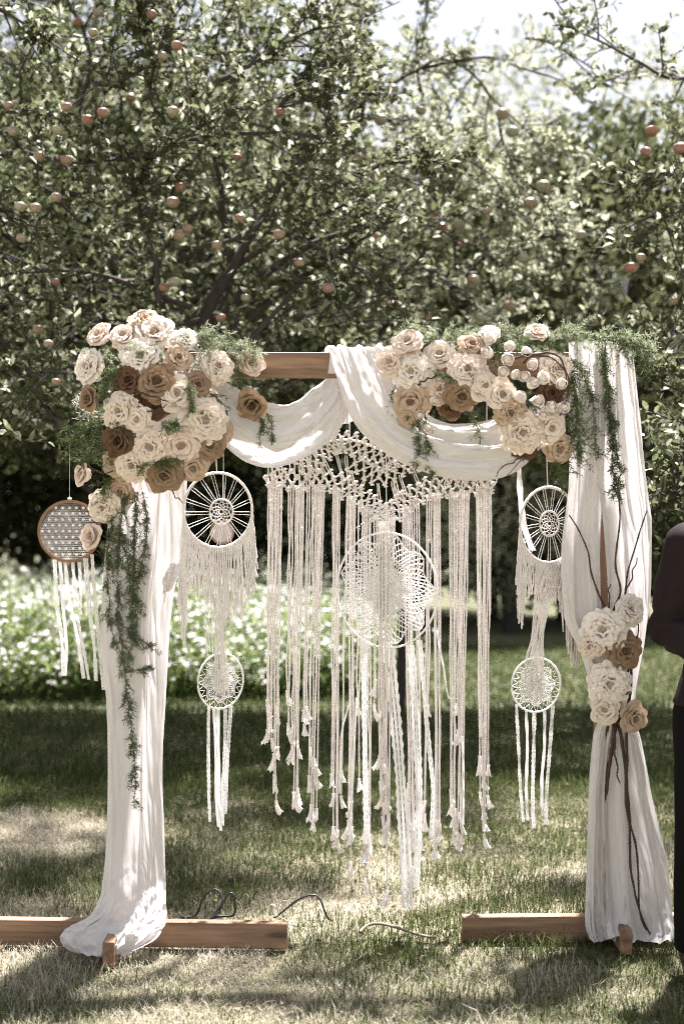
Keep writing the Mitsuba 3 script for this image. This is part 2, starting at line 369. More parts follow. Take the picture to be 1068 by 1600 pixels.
def far_tree(label, x, y, blobs, seed, nleaf, size, cols, trunk_r=0.12, group=None, name='background_tree', category='tree', gap=0.5):
    """a tree beyond the apple trees: trunk, limbs and a crown of leaf clumps with gaps"""
    r = np.random.default_rng(seed)
    key = thing(name, label, category, group)
    n_t = 7; top = max(b[0][2] for b in blobs)
    trunk = [np.array([x + 0.04 * math.sin(i * 1.7 + seed), y, top * 0.8 * i / (n_t - 1)]) for i in range(n_t)]
    m = MB(); m.add(*tube(trunk, np.linspace(trunk_r, trunk_r * 0.25, n_t), 7))
    pts = in_envelope(60, blobs, r, 0.7)
    for q in pts[:40]:
        s = trunk[min(n_t - 2, max(1, int(q[2] / top * n_t * 0.8)))]
        m.add(*tube(spline([s, (s + q) / 2 + [0, 0, 0.2], q], 5), np.linspace(trunk_r * 0.35, 0.012, 5), 5))
    put('trunk', m.mesh(), 'm_bark', key, smooth=True)
    pos = in_envelope(nleaf * 2, blobs, r, 0.62)
    g_ = meshkit.fbm(pos * np.array([1.5, 1.5, 1.9]) + seed * 3.3, 3)
    pos = pos[g_ > gap * np.quantile(g_, 0.5) * 1.0][:nleaf]
    clump = np.clip(meshkit.fbm(pos * 1.1 + seed, 3) * 2 - 0.5, 0, 1)
    c = leaf_colors(len(pos), r, *cols, clump)
    V = leaf_arrays(pos, r.normal(size=(len(pos), 3)) + [0, 0, 0.2], size * (0.6 + 0.8 * r.random(len(pos))), r, LOW_V)
    put('crown', (V.reshape(-1, 3), (np.arange(len(pos))[:, None, None] * 4 + LOW_F).reshape(-1, 3)), 'm_farleaf', key, color=np.repeat(c, 4, 0), kind='stuff')
    return key

def px_keep(f):
    """keeps points whose direction from the eye point passes f (crown outlines)"""
    return lambda p: f((p[:, 0] / p[:, 1]) * FPX + 534, 800 - (p[:, 2] - CAM_Z) / p[:, 1] * FPX)

R_ = np.random.default_rng(77)
AP_A = [(154, 20, 7, 9, .1), (123, 34, 7, 8, .7), (146, 51, 7, 8, .6), (237, 23, 6.8, 9, .6), (276, 71, 6.8, 9, .7), (254, 88, 7, 9, .4), (310, 93, 7, 8, .3), (204, 153, 6.6, 9, .8),
        (161, 176, 6.6, 10, .75), (137, 187, 6.7, 10, .8), (104, 167, 6.8, 9, .5), (270, 174, 6.6, 10, .25), (14, 165, 7, 8, .8), (22, 205, 6.8, 10, .1), (91, 203, 6.8, 10, .15), (62, 244, 6.8, 10, .3),
        (104, 250, 6.7, 10, .6), (56, 325, 7, 10, .2), (32, 323, 7, 10, .2), (88, 308, 6.9, 9, .3), (270, 316, 6.6, 11, .4), (281, 292, 6.7, 9, .7), (280, 368, 6.6, 10, .45), (293, 357, 6.7, 9, .5),
        (375, 341, 7, 9, .4), (339, 383, 7, 9, .3), (436, 366, 7, 10, .6), (257, 449, 6.8, 9, .7), (273, 440, 6.8, 10, .2), (61, 515, 6.6, 10, .25), (76, 537, 6.7, 8, .6), (345, 496, 7, 8, .65),
        (512, 450, 7.2, 10, .7), (87, 440, 7, 7, .7), (34, 372, 7, 9, .4), (468, 410, 7.2, 9, .5), (384, 465, 7.1, 8, .2), (88, 597, 6.8, 8, .5), (438, 175, 7, 8, .8), (370, 246, 7, 8, .6)]
AP_B = [(594, 187, 8.5, 11, .1), (613, 140, 8.6, 10, .1), (584, 130, 8.6, 10, .1), (573, 138, 8.8, 9, .1), (535, 194, 8.6, 11, .3), (590, 273, 8.4, 11, .1), (648, 266, 8.6, 10, .15), (657, 173, 8.7, 9, .1), (784, 178, 8.8, 11, .1),
        (800, 206, 8.8, 11, .1), (682, 331, 8.2, 10, .7), (582, 371, 8.2, 10, .7), (716, 352, 8.3, 11, .1), (828, 318, 8.6, 12, .15), (848, 291, 8.7, 12, .15), (722, 383, 8.4, 8, .6), (907, 367, 8.6, 9, .2),
        (817, 404, 8.6, 10, .1), (739, 437, 8.4, 10, .1), (588, 476, 8.2, 10, .3), (613, 478, 8.1, 11, .5), (642, 481, 8.3, 8, .4), (664, 494, 8.2, 10, .3), (796, 478, 8.4, 11, .1), (931, 500, 8.4, 10, .1), (559, 247, 8.6, 9, .2),
        (690, 355, 8.6, 9, .6), (749, 495, 8.5, 8, .2), (760, 330, 8.7, 8, .2), (500, 290, 8.5, 9, .3)]
AP_C = [(1017, 205, 6.6, 11, .9), (1008, 237, 6.7, 9, 1.0), (1062, 232, 6.5, 12, .95), (985, 418, 6.4, 11, .85), (1000, 402, 6.6, 8, .7), (1050, 470, 6.8, 8, .5)]

# long limbs and shoots that the photograph shows against the leaves: ((px, py) ..., distances at both ends, radius at the start)
LIMBS_A = [([(325, 560), (322, 490), (362, 420), (430, 300), (470, 235)], 7.0, 6.7, .045), ([(330, 540), (400, 440), (500, 378), (590, 352), (700, 340)], 7.0, 6.9, .032), ([(320, 560), (430, 462), (530, 395), (640, 330)], 7.0, 6.6, .030),
  ([(362, 420), (352, 330), (340, 250), (300, 150)], 7.0, 6.8, .022), ([(362, 420), (440, 370), (540, 320), (600, 312)], 6.9, 6.6, .018), ([(330, 560), (390, 530), (470, 440), (500, 410)], 6.8, 6.6, .022),
  ([(-30, -5), (40, 38), (72, 60)], 6.4, 6.3, .012), ([(170, 72), (205, 38), (222, 15), (240, -20)], 6.6, 6.4, .014), ([(345, 125), (400, 95), (445, 58), (490, 5), (500, -20)], 6.5, 6.6, .013), ([(360, 126), (420, 82), (470, 55), (540, 28)], 6.4, 6.6, .010),
  ([(440, 168), (470, 132), (510, 105), (560, 80)], 6.4, 6.6, .012), ([(445, 166), (490, 152), (534, 145), (610, 150)], 6.3, 6.5, .007), ([(-20, 170), (60, 179), (115, 184), (150, 190)], 6.5, 6.3, .011), ([(230, 250), (330, 213), (430, 207), (540, 226)], 6.5, 6.3, .013),
  ([(240, 245), (275, 225), (330, 190), (400, 170)], 6.4, 6.3, .010), ([(150, 130), (190, 125), (250, 90), (290, 60)], 6.5, 6.4, .012), ([(30, 240), (110, 255), (180, 250), (300, 240)], 6.6, 6.4, .010), ([(300, 390), (420, 330), (440, 275), (520, 200)], 6.7, 6.5, .012),
  ([(60, 330), (120, 300), (220, 290), (300, 250)], 6.8, 6.6, .012), ([(20, 290), (5, 300), (35, 345)], 6.2, 6.2, .006), ([(250, 470), (240, 400), (215, 330), (205, 250)], 6.7, 6.5, .016), ([(300, 480), (200, 440), (100, 420), (-20, 430)], 6.9, 6.5, .016),
  ([(310, 500), (180, 500), (90, 470), (20, 480)], 6.9, 6.4, .014), ([(300, 540), (160, 560), (70, 590), (40, 640)], 6.8, 6.2, .014), ([(260, 180), (240, 130), (255, 60), (300, -10)], 6.6, 6.5, .009), ([(-20, 575), (20, 580), (45, 610), (52, 640)], 5.9, 5.8, .006),
  ([(480, 380), (560, 420), (610, 470), (640, 520)], 6.6, 6.4, .012), ([(430, 410), (520, 470), (560, 520)], 6.6, 6.5, .010), ([(500, 300), (560, 270), (640, 250), (700, 262)], 6.6, 6.5, .010)]
LIMBS_B = [([(655, 110), (720, 95), (780, 95), (860, 120), (900, 150), (930, 165)], 8.2, 7.6, .010), ([(655, 108), (720, 105), (765, 150), (790, 170), (840, 230), (860, 260)], 8.2, 7.8, .010), ([(540, 175), (600, 140), (680, 95), (730, 80)], 8.4, 8.0, .012),
  ([(560, 185), (620, 195), (660, 225), (670, 232)], 8.0, 7.8, .008), ([(534, 210), (580, 260), (640, 280), (690, 350)], 8.2, 7.8, .010), ([(600, 305), (700, 290), (760, 300), (840, 330), (900, 380)], 8.3, 7.8, .011), ([(520, 390), (600, 400), (700, 440), (760, 500)], 8.0, 7.7, .013),
  ([(510, 380), (640, 340), (760, 400), (870, 440)], 8.2, 7.8, .012), ([(540, 445), (590, 480), (650, 520), (700, 560)], 8.0, 7.8, .013), ([(620, 250), (700, 240), (760, 270), (800, 330)], 8.3, 7.9, .009), ([(780, 180), (800, 260), (830, 300), (880, 330)], 8.0, 7.8, .008),
  ([(600, 130), (560, 70), (570, 20), (600, -20)], 8.4, 8.2, .010), ([(660, 150), (650, 80), (662, 30), (655, -10)], 8.3, 8.1, .008), ([(730, 430), (800, 380), (860, 370), (930, 330)], 8.2, 7.8, .010), ([(820, 60), (860, 70), (920, 105), (985, 130)], 7.6, 7.4, .007)]
LIMBS_C = [([(1100, 110), (1060, 118), (1000, 100), (930, 60), (860, 42)], 6.9, 6.6, .010), ([(1100, 260), (1020, 275), (990, 290)], 6.6, 6.5, .010), ([(1100, 320), (1030, 345), (980, 400)], 6.6, 6.4, .009), ([(1100, 560), (1050, 520), (1000, 520), (960, 530)], 6.6, 6.4, .009),
  ([(1110, 750), (1060, 768), (1035, 790), (1015, 800)], 5.4, 5.3, .006), ([(1110, 640), (1070, 660), (1040, 700)], 5.8, 5.6, .007), ([(1100, 800), (1060, 790), (1046, 775), (1020, 770)], 5.5, 5.4, .005), ([(1110, 620), (1060, 610), (1020, 590), (1000, 560)], 6.2, 6.0, .008)]

# tree A: stands behind the left post, spreads over the left half of the picture
def keepA(x, y): return (y < 655 + 40 * np.sin(x * 0.02)) & (x < 780) & ((x < 600) | (y > 230))
kA, nA = near_tree('apple_tree', 'old apple tree with dark spreading limbs and many apples, filling the upper left', [P(222, 1192, 8.5) * [1, 1, 0] + [0, 0, z] + np.array([0.05 * z, -0.05 * z, 0]) for z in np.arange(-0.1, 1.75, 0.14)],
    [((-1.25, 8.1, 3.2), (1.9, 1.9, 1.5)), ((-0.5, 7.8, 3.5), (1.5, 1.6, 1.3)), ((-2.3, 8.3, 2.7), (1.4, 1.9, 1.5)), ((-1.1, 8.1, 4.4), (1.6, 1.6, 0.9)), ((-0.9, 7.3, 2.3), (1.3, 0.9, 0.55)), ((-1.9, 9.6, 3.2), (1.6, 1.5, 1.4))], 3, 3000, 2.1, AP_A, LIMBS_A,  # last ellipsoid added at the back to shade the lawn
    leafcol=((0.04, 0.05, 0.022), (0.13, 0.144, 0.08)), leaf_keep=px_keep(keepA), keep=px_keep(keepA))
def keepB(x, y): return (y > np.interp(x, [300, 560, 640, 740, 800, 880, 930, 1000], [-90, -40, 45, 90, 130, 165, 230, 420])) & (y < 690) & (x < 960)
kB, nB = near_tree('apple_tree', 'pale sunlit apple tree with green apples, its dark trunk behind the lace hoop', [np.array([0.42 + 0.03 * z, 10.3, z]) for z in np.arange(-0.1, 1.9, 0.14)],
    [((0.4, 9.7, 3.3), (1.7, 2.0, 1.3)), ((0.1, 9.7, 4.3), (1.5, 1.7, 0.9)), ((1.3, 9.6, 2.9), (1.1, 1.6, 1.0)), ((-0.6, 10.0, 3.4), (1.3, 1.7, 1.4)), ((-1.2, 10.3, 3.4), (1.7, 1.5, 1.4)), ((0.8, 10.3, 3.4), (1.8, 1.6, 1.3))], 8, 3000, 2.3, AP_B, LIMBS_B,  # last two ellipsoids extend the crown backwards for its shade
    leafcol=((0.12, 0.135, 0.075), (0.32, 0.335, 0.23)), under=0.42, keep=px_keep(keepB), leaf_keep=px_keep(keepB))  # leaf colours lightened to hold the sunlight on this crown
def keepC(x, y): return (x > np.interp(y, [-100, 60, 150, 330, 480, 900], [1010, 1000, 985, 940, 960, 1035])) & (y > 70)
kC, nC = near_tree('apple_tree', 'apple tree at the right edge with darker leaves and the reddest apples', [np.array([2.75 - 0.03 * z, 7.4, z]) for z in np.arange(-0.1, 1.5, 0.14)],
    [((2.5, 7.2, 2.7), (1.15, 1.3, 1.6)), ((2.9, 7.4, 3.6), (0.9, 1.1, 0.9)), ((2.3, 7.0, 2.0), (0.7, 1.0, 0.9))], 5, 1100, 2.2, AP_C, LIMBS_C, leafcol=((0.045, 0.056, 0.024), (0.14, 0.152, 0.09)), keep=px_keep(keepC), leaf_keep=px_keep(keepC))
print('leaves', nA, nB, nC)

added_shade_trees = [('tree added to shade the lawn, its dark stem hidden by the left curtain', 207, 10.3, ((-1.65, 10.3, 3.2), (2.4, 1.6, 1.5)), 61), ('tree added to shade the lawn, its dark stem hidden by the right curtain', 952, 10.2, ((2.3, 10.2, 3.0), (2.0, 1.6, 1.4)), 62),
            ('dark tree crown added for shade beyond the left edge of the meadow', -330, 10.0, ((-4.4, 10.0, 3.1), (1.9, 1.8, 1.5)), 63)]  # crowns added for the shade they cast on the lawn behind the arch
for lb, px, d, bl, sd in added_shade_trees:
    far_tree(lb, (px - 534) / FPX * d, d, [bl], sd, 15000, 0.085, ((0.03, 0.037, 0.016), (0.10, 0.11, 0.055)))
pale = ((0.17, 0.178, 0.115), (0.36, 0.37, 0.27)); mid = ((0.04, 0.05, 0.022), (0.13, 0.14, 0.075)); dark = ((0.02, 0.026, 0.011), (0.062, 0.072, 0.032))  # leaf tones hold light: pale for backlight and haze, dark for shade
def tr(label, px, d, ztop, w, seed, nleaf, size, cols, zbot=0.2, **k):
    x = (px - 534) / FPX * d; c = (ztop + zbot) / 2; hh = (ztop - zbot) / 2
    bl = [((x, d, zbot + hh * 0.8), (w, w, hh * 0.8)), ((x + 0.1 * w, d, zbot + hh * 1.35), (w * 0.62, w * 0.62, hh * 0.62)), ((x - 0.3 * w, d - 0.2 * w, zbot + hh * 0.6), (w * 0.8, w * 0.8, hh * 0.55))]
    return far_tree(label, x, d, bl, seed, nleaf, size, cols, **k)
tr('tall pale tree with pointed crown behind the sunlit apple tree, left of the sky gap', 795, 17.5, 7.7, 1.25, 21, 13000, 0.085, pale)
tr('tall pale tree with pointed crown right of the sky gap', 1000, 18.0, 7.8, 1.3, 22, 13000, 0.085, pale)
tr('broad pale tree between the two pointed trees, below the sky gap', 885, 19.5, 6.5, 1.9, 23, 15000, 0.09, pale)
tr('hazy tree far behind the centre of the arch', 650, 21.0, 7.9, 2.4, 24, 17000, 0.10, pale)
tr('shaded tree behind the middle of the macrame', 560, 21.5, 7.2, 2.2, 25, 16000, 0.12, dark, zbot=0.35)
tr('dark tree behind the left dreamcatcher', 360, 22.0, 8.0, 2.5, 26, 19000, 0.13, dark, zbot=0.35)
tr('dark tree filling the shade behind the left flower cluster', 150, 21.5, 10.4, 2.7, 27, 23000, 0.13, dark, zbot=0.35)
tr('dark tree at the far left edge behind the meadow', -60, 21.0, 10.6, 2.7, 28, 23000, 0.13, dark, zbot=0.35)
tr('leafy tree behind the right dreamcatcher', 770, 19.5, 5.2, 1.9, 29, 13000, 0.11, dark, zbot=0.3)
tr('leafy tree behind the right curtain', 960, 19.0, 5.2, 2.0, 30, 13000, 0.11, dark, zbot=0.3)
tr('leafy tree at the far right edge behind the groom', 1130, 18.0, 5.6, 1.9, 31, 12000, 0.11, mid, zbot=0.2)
for i, (px, d, zt, w_) in enumerate([(-120, 29, 8, 'beyond the left edge'), (120, 30, 8, 'behind the wooden lace hoop'), (400, 29, 7.5, 'behind the left end of the macrame'), (640, 32, 6.5, 'behind the middle of the arch'), (860, 31, 6, 'behind the right dreamcatcher'), (1090, 29, 7.5, 'behind the man')]):
    tr('dim far-row tree at the back of the orchard, ' + w_, px, d, zt, 2.8, 40 + i, 6500, 0.18, mid, group='trees in the far row')
# ---------------------------------------------------------------- the wooden arch
def wood(axis):
    s = [26.0, 26.0, 26.0]; s[axis] = 1.4
    def fn(p, n, uv):
        w = fbm(p.x * 2.0, p.y * 2.0, p.z * 2.0, 2) * 1.2
        gr = fbm(p.x * s[0] + w, p.y * s[1] + w, p.z * s[2] + w, 4)
        s2 = [v * 5 for v in s]
        fine = fbm(p.x * s2[0], p.y * s2[1], p.z * s2[2], 2)
        kn, _, kr = mikit.voronoi(p[axis] * 2.6 + 7.3, (p.z if axis != 2 else p.x) * 11 + p.y * 3)
        knot = smoothstep(0.17, 0.05, kn) * dr.select(kr > 0.45, 1.0, 0.0)
        return mix(mix((0.11, 0.060, 0.034), (0.29, 0.178, 0.110), smoothstep(0.25, 0.75, gr)) * (0.75 + 0.5 * fine), (0.045, 0.022, 0.013), knot * 0.8)
    return {'type': 'principled', 'roughness': 0.6, 'base_color': proc(fn)}
for ax, nm in enumerate('xyz'): mat('m_wood_' + nm, wood(ax))

def plank(c, size, rz=0.0, bev=0.003):
    """a board with slightly rounded edges: hull of inset boxes"""
    sx, sy, sz = np.array(size) / 2
    b = bev
    pts = [[x * (sx - e[0]), y * (sy - e[1]), z * (sz - e[2])] for e in ((0, b, b), (b, 0, b), (b, b, 0)) for x in (-1, 1) for y in (-1, 1) for z in (-1, 1)]
    h = trimesh.convex.convex_hull(np.array(pts))
    h.apply_transform(trimesh.transformations.rotation_matrix(rz, [0, 0, 1])); h.apply_translation(c)
    return h
arch = thing('wooden_arch', 'brown wooden wedding arch of square boards with crossed feet on the grass', 'arch')
LPX, RPX = -0.728, 0.922
put('crossbar', plank([0.10, 5.009, 2.0165], [1.76, 0.038, 0.089]), 'm_wood_x', arch)
put('post', plank([LPX, 5.0745, 1.015], [0.038, 0.089, 2.03]), 'm_wood_z', arch)
put('post', plank([RPX, 5.0745, 1.015], [0.038, 0.089, 2.03]), 'm_wood_z', arch)
xl = (449 - 534) / FPX * 4.87
put('base_board', plank([xl - 0.62, 4.918, 0.047], [1.24, 0.038, 0.089], -0.052), 'm_wood_x', arch)
xr = (722 - 534) / FPX * 4.95
put('base_board', plank([xr + 0.60, 4.985, 0.047], [1.20, 0.038, 0.089], 0.03), 'm_wood_x', arch)
put('foot_board', plank([-0.766, 4.668 + 0.27, 0.0455], [0.038, 0.54, 0.086]), 'm_wood_y', arch)
put('foot_board', plank([0.961, 4.805 + 0.20, 0.0455], [0.038, 0.40, 0.086]), 'm_wood_y', arch)

# ---------------------------------------------------------------- white cloth
mat('m_cloth', {'type': 'principledthin', 'roughness': 0.8, 'diff_trans': 0.75, 'eta': 1.3, 'base_color': proc(lambda p, n, uv:
    mix((0.62, 0.60, 0.585), (0.69, 0.67, 0.655), fbm(p.x * 300, p.y * 40, p.z * 300, 2)))})

def foldwave(s, k, ph):
    a = np.sin(2 * math.pi * (k * s + ph)); b = np.sin(2 * math.pi * (k * 1.83 * s + 2.1 * ph + 0.3)); c = np.sin(2 * math.pi * (k * 3.7 * s + 1.3 * ph))
    return 0.66 * a + 0.30 * b + 0.07 * c

def panel(rows, k, amp, seed, cols=150, nrow=150, bulge=0.03, wob=0.05, hem=0.0, crumple=0.0):
    """a hanging panel: rows of (y, left x, right x, distance[, fold depth factor]) in picture pixels, gathered in k folds"""
    R = np.array([list(r) + [1.0] * (5 - len(r)) for r in rows], float)
    t = np.linspace(0, 1, nrow); key_t = np.concatenate([[0], np.cumsum(np.hypot(np.diff(R[:, 0]), np.diff(R[:, 3]) * 440))]); key_t /= key_t[-1]
    Q = np.stack([PchipInterpolator(key_t, R[:, c])(t) for c in range(5)], -1)
    s = np.linspace(0, 1, cols)
    S, Tt = np.meshgrid(s, t)
    n1 = meshkit.fbm(np.stack([S * 2.5, Tt * 2.2, S * 0 + seed], -1), 3) - 0.5
    n2 = meshkit.fbm(np.stack([S * 9, Tt * 7, S * 0 + seed + 5], -1), 3) - 0.5
    n3 = meshkit.fbm(np.stack([S * 22 + 4 * n2, Tt * 26, S * 0 + seed + 8], -1), 3) - 0.5
    n2 = n2 * (1 + 5.0 * np.clip((Tt - 0.82) / 0.18, 0, 1)) + 0.28 * n3
    ph = n1 * wob * 6 + seed * 0.37
    F = foldwave(S, k, ph)
    width = (Q[:, 2] - Q[:, 1]) / FPX * Q[:, 3]
    slide = np.cos(2 * math.pi * (k * S + ph)) * 0.55 / (k * 2 * math.pi) * Q[:, 4:5] * np.sin(math.pi * S)      # folds lean over
    u = S + slide
    px = Q[:, 1:2] + (Q[:, 2:3] - Q[:, 1:2]) * u
    d = Q[:, 3:4] - bulge * np.sin(math.pi * S) - amp * F * Q[:, 4:5] + n2 * 0.012
    x = (px - 534) / FPX * Q[:, 3:4]; z = CAM_Z - (Q[:, 0:1] + n2 * 2 - 800) / FPX * Q[:, 3:4]
    low = np.clip((Tt - 0.80) / 0.2, 0, 1)
    c1 = 1 - np.abs(2 * meshkit.fbm(np.stack([S * 5 + 2 * n1, Tt * 7 - S * 4, S * 0 + seed + 21], -1), 3) - 1)
    c2 = 1 - np.abs(2 * meshkit.fbm(np.stack([S * 4, Tt * 44 + 5 * n1, S * 0 + seed + 31], -1), 3) - 1)
    d = d - 0.010 * c1 ** 4 - crumple * 0.030 * low * c2 ** 3
    z = z + crumple * 0.020 * low * (c2 - 0.6) - hem * np.clip((Tt - 0.93) / 0.07, 0, 1) * (meshkit.noise(np.stack([S * 7, S * 0, S * 0 + seed], -1)) - 0.5)
    V = np.stack([x, d, np.maximum(z + 0 * x, 0.012 + 0.01 * (n2 + 0.5))], -1).reshape(-1, 3)
    return V, grid_faces(nrow, cols)

def swag(upper, lower, d0, d1, k, amp, seed, nu=170, nv=80, sag=0.03):
    """a swag between an upper and a lower curve, with folds that run along it and gather at the ends"""
    U, L = crspline(np.array(upper, float), nu), crspline(np.array(lower, float), nu)
    u = np.linspace(0, 1, nu)[:, None]; v = np.linspace(0, 1, nv)[None]
    n1 = meshkit.fbm(np.stack(np.broadcast_arrays(u * 2.2, v * 3, seed + 0 * u * v), -1), 3) - 0.5
    n2 = meshkit.fbm(np.stack(np.broadcast_arrays(u * 14, v * 12, seed + 3 + 0 * u * v), -1), 3) - 0.5
    ph = n1 * 0.75 + 0.10 * np.sin(u * 5 + seed)
    F = foldwave(v, k, ph)
    n2 = n2 + 0.25 * (meshkit.fbm(np.stack(np.broadcast_arrays(u * 40, v * 22 + 3 * n2, seed + 9 + 0 * u * v), -1), 3) - 0.5)
    vv = v + 0.45 / (k * 2 * math.pi) * np.cos(2 * math.pi * (k * v + ph)) * np.sin(math.pi * v)
    pt = U[:, None] * (1 - vv[..., None]) + L[:, None] * vv[..., None]
    d = np.interp(u, *map(np.array, zip(*[(a, b) for a, b in zip(np.linspace(0, 1, len(d0)), d0)])))
    A = amp * (0.35 + 0.65 * np.sin(math.pi * u))
    dep = d - A * F - sag * np.sin(math.pi * v) * np.sin(math.pi * u) - d1 * v * np.sin(math.pi * u) + n2 * 0.014
    dep = dep - 0.012 * (1 - np.abs(2 * meshkit.fbm(np.stack(np.broadcast_arrays(u * 3.2 + v, v * 5 + u * 2, seed + 41 + 0 * u * v), -1), 3) - 1)) ** 4
    x = (pt[..., 0] - 534) / FPX * d; z = CAM_Z - (pt[..., 1] + n2 * 2.5 - 800) / FPX * d
    return np.stack([x, dep, z], -1).reshape(-1, 3), grid_faces(nu, nv)

c = thing('swag', 'white chiffon swag hanging in a deep curve from the left flowers to the bar', 'drape')
V1 = swag([(300, 560), (345, 592), (380, 612), (444, 632), (490, 606), (514, 588), (530, 570)], [(300, 640), (330, 672), (362, 706), (412, 731), (474, 718), (527, 676), (552, 596)],
          [4.99, 4.99, 5.0, 5.03, 5.06], 0.03, 2.4, 0.018, 2)
put('cloth', V1, 'm_cloth', c, smooth=True)
c = thing('swag', 'white chiffon swag wrapped over the bar and looping under the right flower cluster', 'drape')
V2 = swag([(618, 541), (632, 590), (668, 648), (720, 662), (775, 652), (830, 622), (885, 560)], [(511, 544), (528, 598), (552, 660), (610, 714), (700, 747), (790, 744), (838, 706), (900, 640)],
          [4.955, 4.945, 4.93, 4.93, 4.95], 0.035, 2.7, 0.020, 7)
put('cloth', V2, 'm_cloth', c, smooth=True)
# where it wraps over the bar: a sleeve from the front over the top edge and down the back
t = np.linspace(0, 1, 40)[:, None]; s = np.linspace(0, 1, 90)[None]
n1 = meshkit.fbm(np.stack(np.broadcast_arrays(s * 5, t * 1.5, 4 + 0 * s * t), -1), 3) - 0.5
ridge = 0.012 * foldwave(s, 4.2, 0.4 * t + n1 * 0.5) + n1 * 0.012
ang = -0.3 + t * (math.pi + 0.9)
yy = 5.009 - np.cos(ang) * (0.040 + 0.6 * ridge); zz = 2.052 + np.sin(ang) * (0.028 + ridge)
low = np.clip(t - 0.80, 0, 1) * 1.1
lowf = np.clip(0.12 - t, 0, 1) * 1.6
zz = zz - low - lowf * 0.3
xx = (512 + (622 - 512) * s - 534) / FPX * 4.97 + 0.012 * np.sin(7 * t + 5 * s) + 0 * t
put('bar_wrap', (np.stack(np.broadcast_arrays(xx, yy, zz), -1).reshape(-1, 3), grid_faces(40, 90)), 'm_cloth', c, smooth=True)

c = thing('curtain', 'long white chiffon curtain on the left post, pooling over its wooden foot', 'curtain')
put('front_panel', panel([(560, 196, 300, 4.99, .6), (660, 188, 296, 4.975), (760, 176, 291, 4.965), (860, 166, 285, 4.96), (930, 161, 271, 4.96), (1000, 158, 264, 4.96), (1100, 168, 258, 4.96), (1200, 170, 253, 4.96),
     (1300, 167, 256, 4.95), (1390, 160, 258, 4.92), (1425, 146, 259, 4.885, 1.1), (1440, 122, 259, 4.85, 1.4), (1452, 104, 255, 4.81, 1.5), (1468, 96, 246, 4.775, 1.4), (1482, 106, 224, 4.76, 1.1), (1488, 120, 208, 4.75, .6)], 1.7, 0.020, 3, nrow=230, bulge=0.035, wob=0.14, hem=0.02, crumple=1.0), 'm_cloth', c, smooth=True)
put('back_panel', panel([(560, 196, 300, 5.135), (760, 178, 288, 5.14), (930, 166, 268, 5.14), (1100, 170, 252, 5.14), (1300, 168, 250, 5.14), (1425, 160, 250, 5.15)], 2.6, 0.015, 13, 60, 60, bulge=-0.02), 'm_cloth', c, smooth=True)
put('loose_fold', panel([(880, 262, 284, 4.965, .5), (900, 256, 278, 4.955, .7), (915, 256, 271, 4.95, .7), (926, 258, 263, 4.955, .3)], 1.5, 0.012, 17, 30, 30, bulge=0.02), 'm_cloth', c, smooth=True)

c = thing('curtain', 'long white chiffon curtain on the right post, tied in with twigs and fabric flowers', 'curtain')
put('left_panel', panel([(535, 888, 946, 4.975, .5), (640, 890, 944, 4.965), (750, 888, 942, 4.96), (870, 876, 936, 4.955), (960, 880, 939, 4.955), (1020, 906, 950, 4.955), (1090, 926, 962, 4.96, .7), (1122, 932, 966, 4.965, .4), (1150, 925, 960, 4.96, .7),
     (1250, 918, 948, 4.95), (1380, 914, 946, 4.94), (1440, 912, 952, 4.92, 1.2), (1464, 916, 962, 4.89, 1.3)], 1.6, 0.020, 5, nrow=220, bulge=0.03, wob=0.10, hem=0.03, crumple=0.5), 'm_cloth', c, smooth=True)
put('right_panel', panel([(535, 928, 984, 4.985, .5), (640, 932, 996, 4.975), (750, 934, 1008, 4.97), (830, 940, 1018, 4.965), (905, 946, 1018, 4.965), (1000, 950, 1008, 4.965), (1080, 954, 993, 4.965, .7), (1122, 958, 990, 4.97, .4), (1150, 955, 1000, 4.965, .7),
     (1250, 944, 1020, 4.955), (1360, 942, 1042, 4.945), (1430, 944, 1050, 4.915, 1.2), (1456, 944, 1054, 4.885, 1.4), (1468, 948, 1050, 4.86, 1.4)], 2.3, 0.022, 9, nrow=220, bulge=0.03, wob=0.10, hem=0.03, crumple=0.5), 'm_cloth', c, smooth=True)
put('back_panel', panel([(535, 890, 984, 5.135), (750, 890, 1006, 5.14), (930, 886, 1012, 5.14), (1060, 920, 996, 5.135), (1122, 935, 990, 5.13), (1200, 924, 1006, 5.135), (1420, 920, 1040, 5.14)], 3.6, 0.015, 15, 70, 70, bulge=-0.02), 'm_cloth', c, smooth=True)
# ---------------------------------------------------------------- cotton cord work
mat('m_cord', {'type': 'principledthin', 'roughness': 0.9, 'diff_trans': 0.35, 'eta': 1.3, 'base_color': proc(lambda p, n, uv: mix((0.66, 0.63, 0.605), (0.80, 0.77, 0.745), fbm(p.x * 160, p.y * 160, p.z * 420, 2)))})
mat('m_white', {'type': 'principledthin', 'roughness': 0.85, 'diff_trans': 0.4, 'eta': 1.3, 'base_color': rgb(0.76, 0.75, 0.735)})
mat('m_thread', {'type': 'twosided', 'bsdf': {'type': 'principled', 'roughness': 0.8, 'base_color': rgb(0.78, 0.75, 0.72)}})
mat('m_woodhoop', {'type': 'principled', 'roughness': 0.5, 'base_color': proc(lambda p, n, uv: mix((0.15, 0.075, 0.04), (0.26, 0.145, 0.085), fbm(p.x * 60, p.y * 60, p.z * 60, 3)))})
mat('m_linen', {'type': 'twosided', 'bsdf': {'type': 'diffuse', 'reflectance': rgb(0.46, 0.43, 0.40)}})
rc = np.random.default_rng(404)

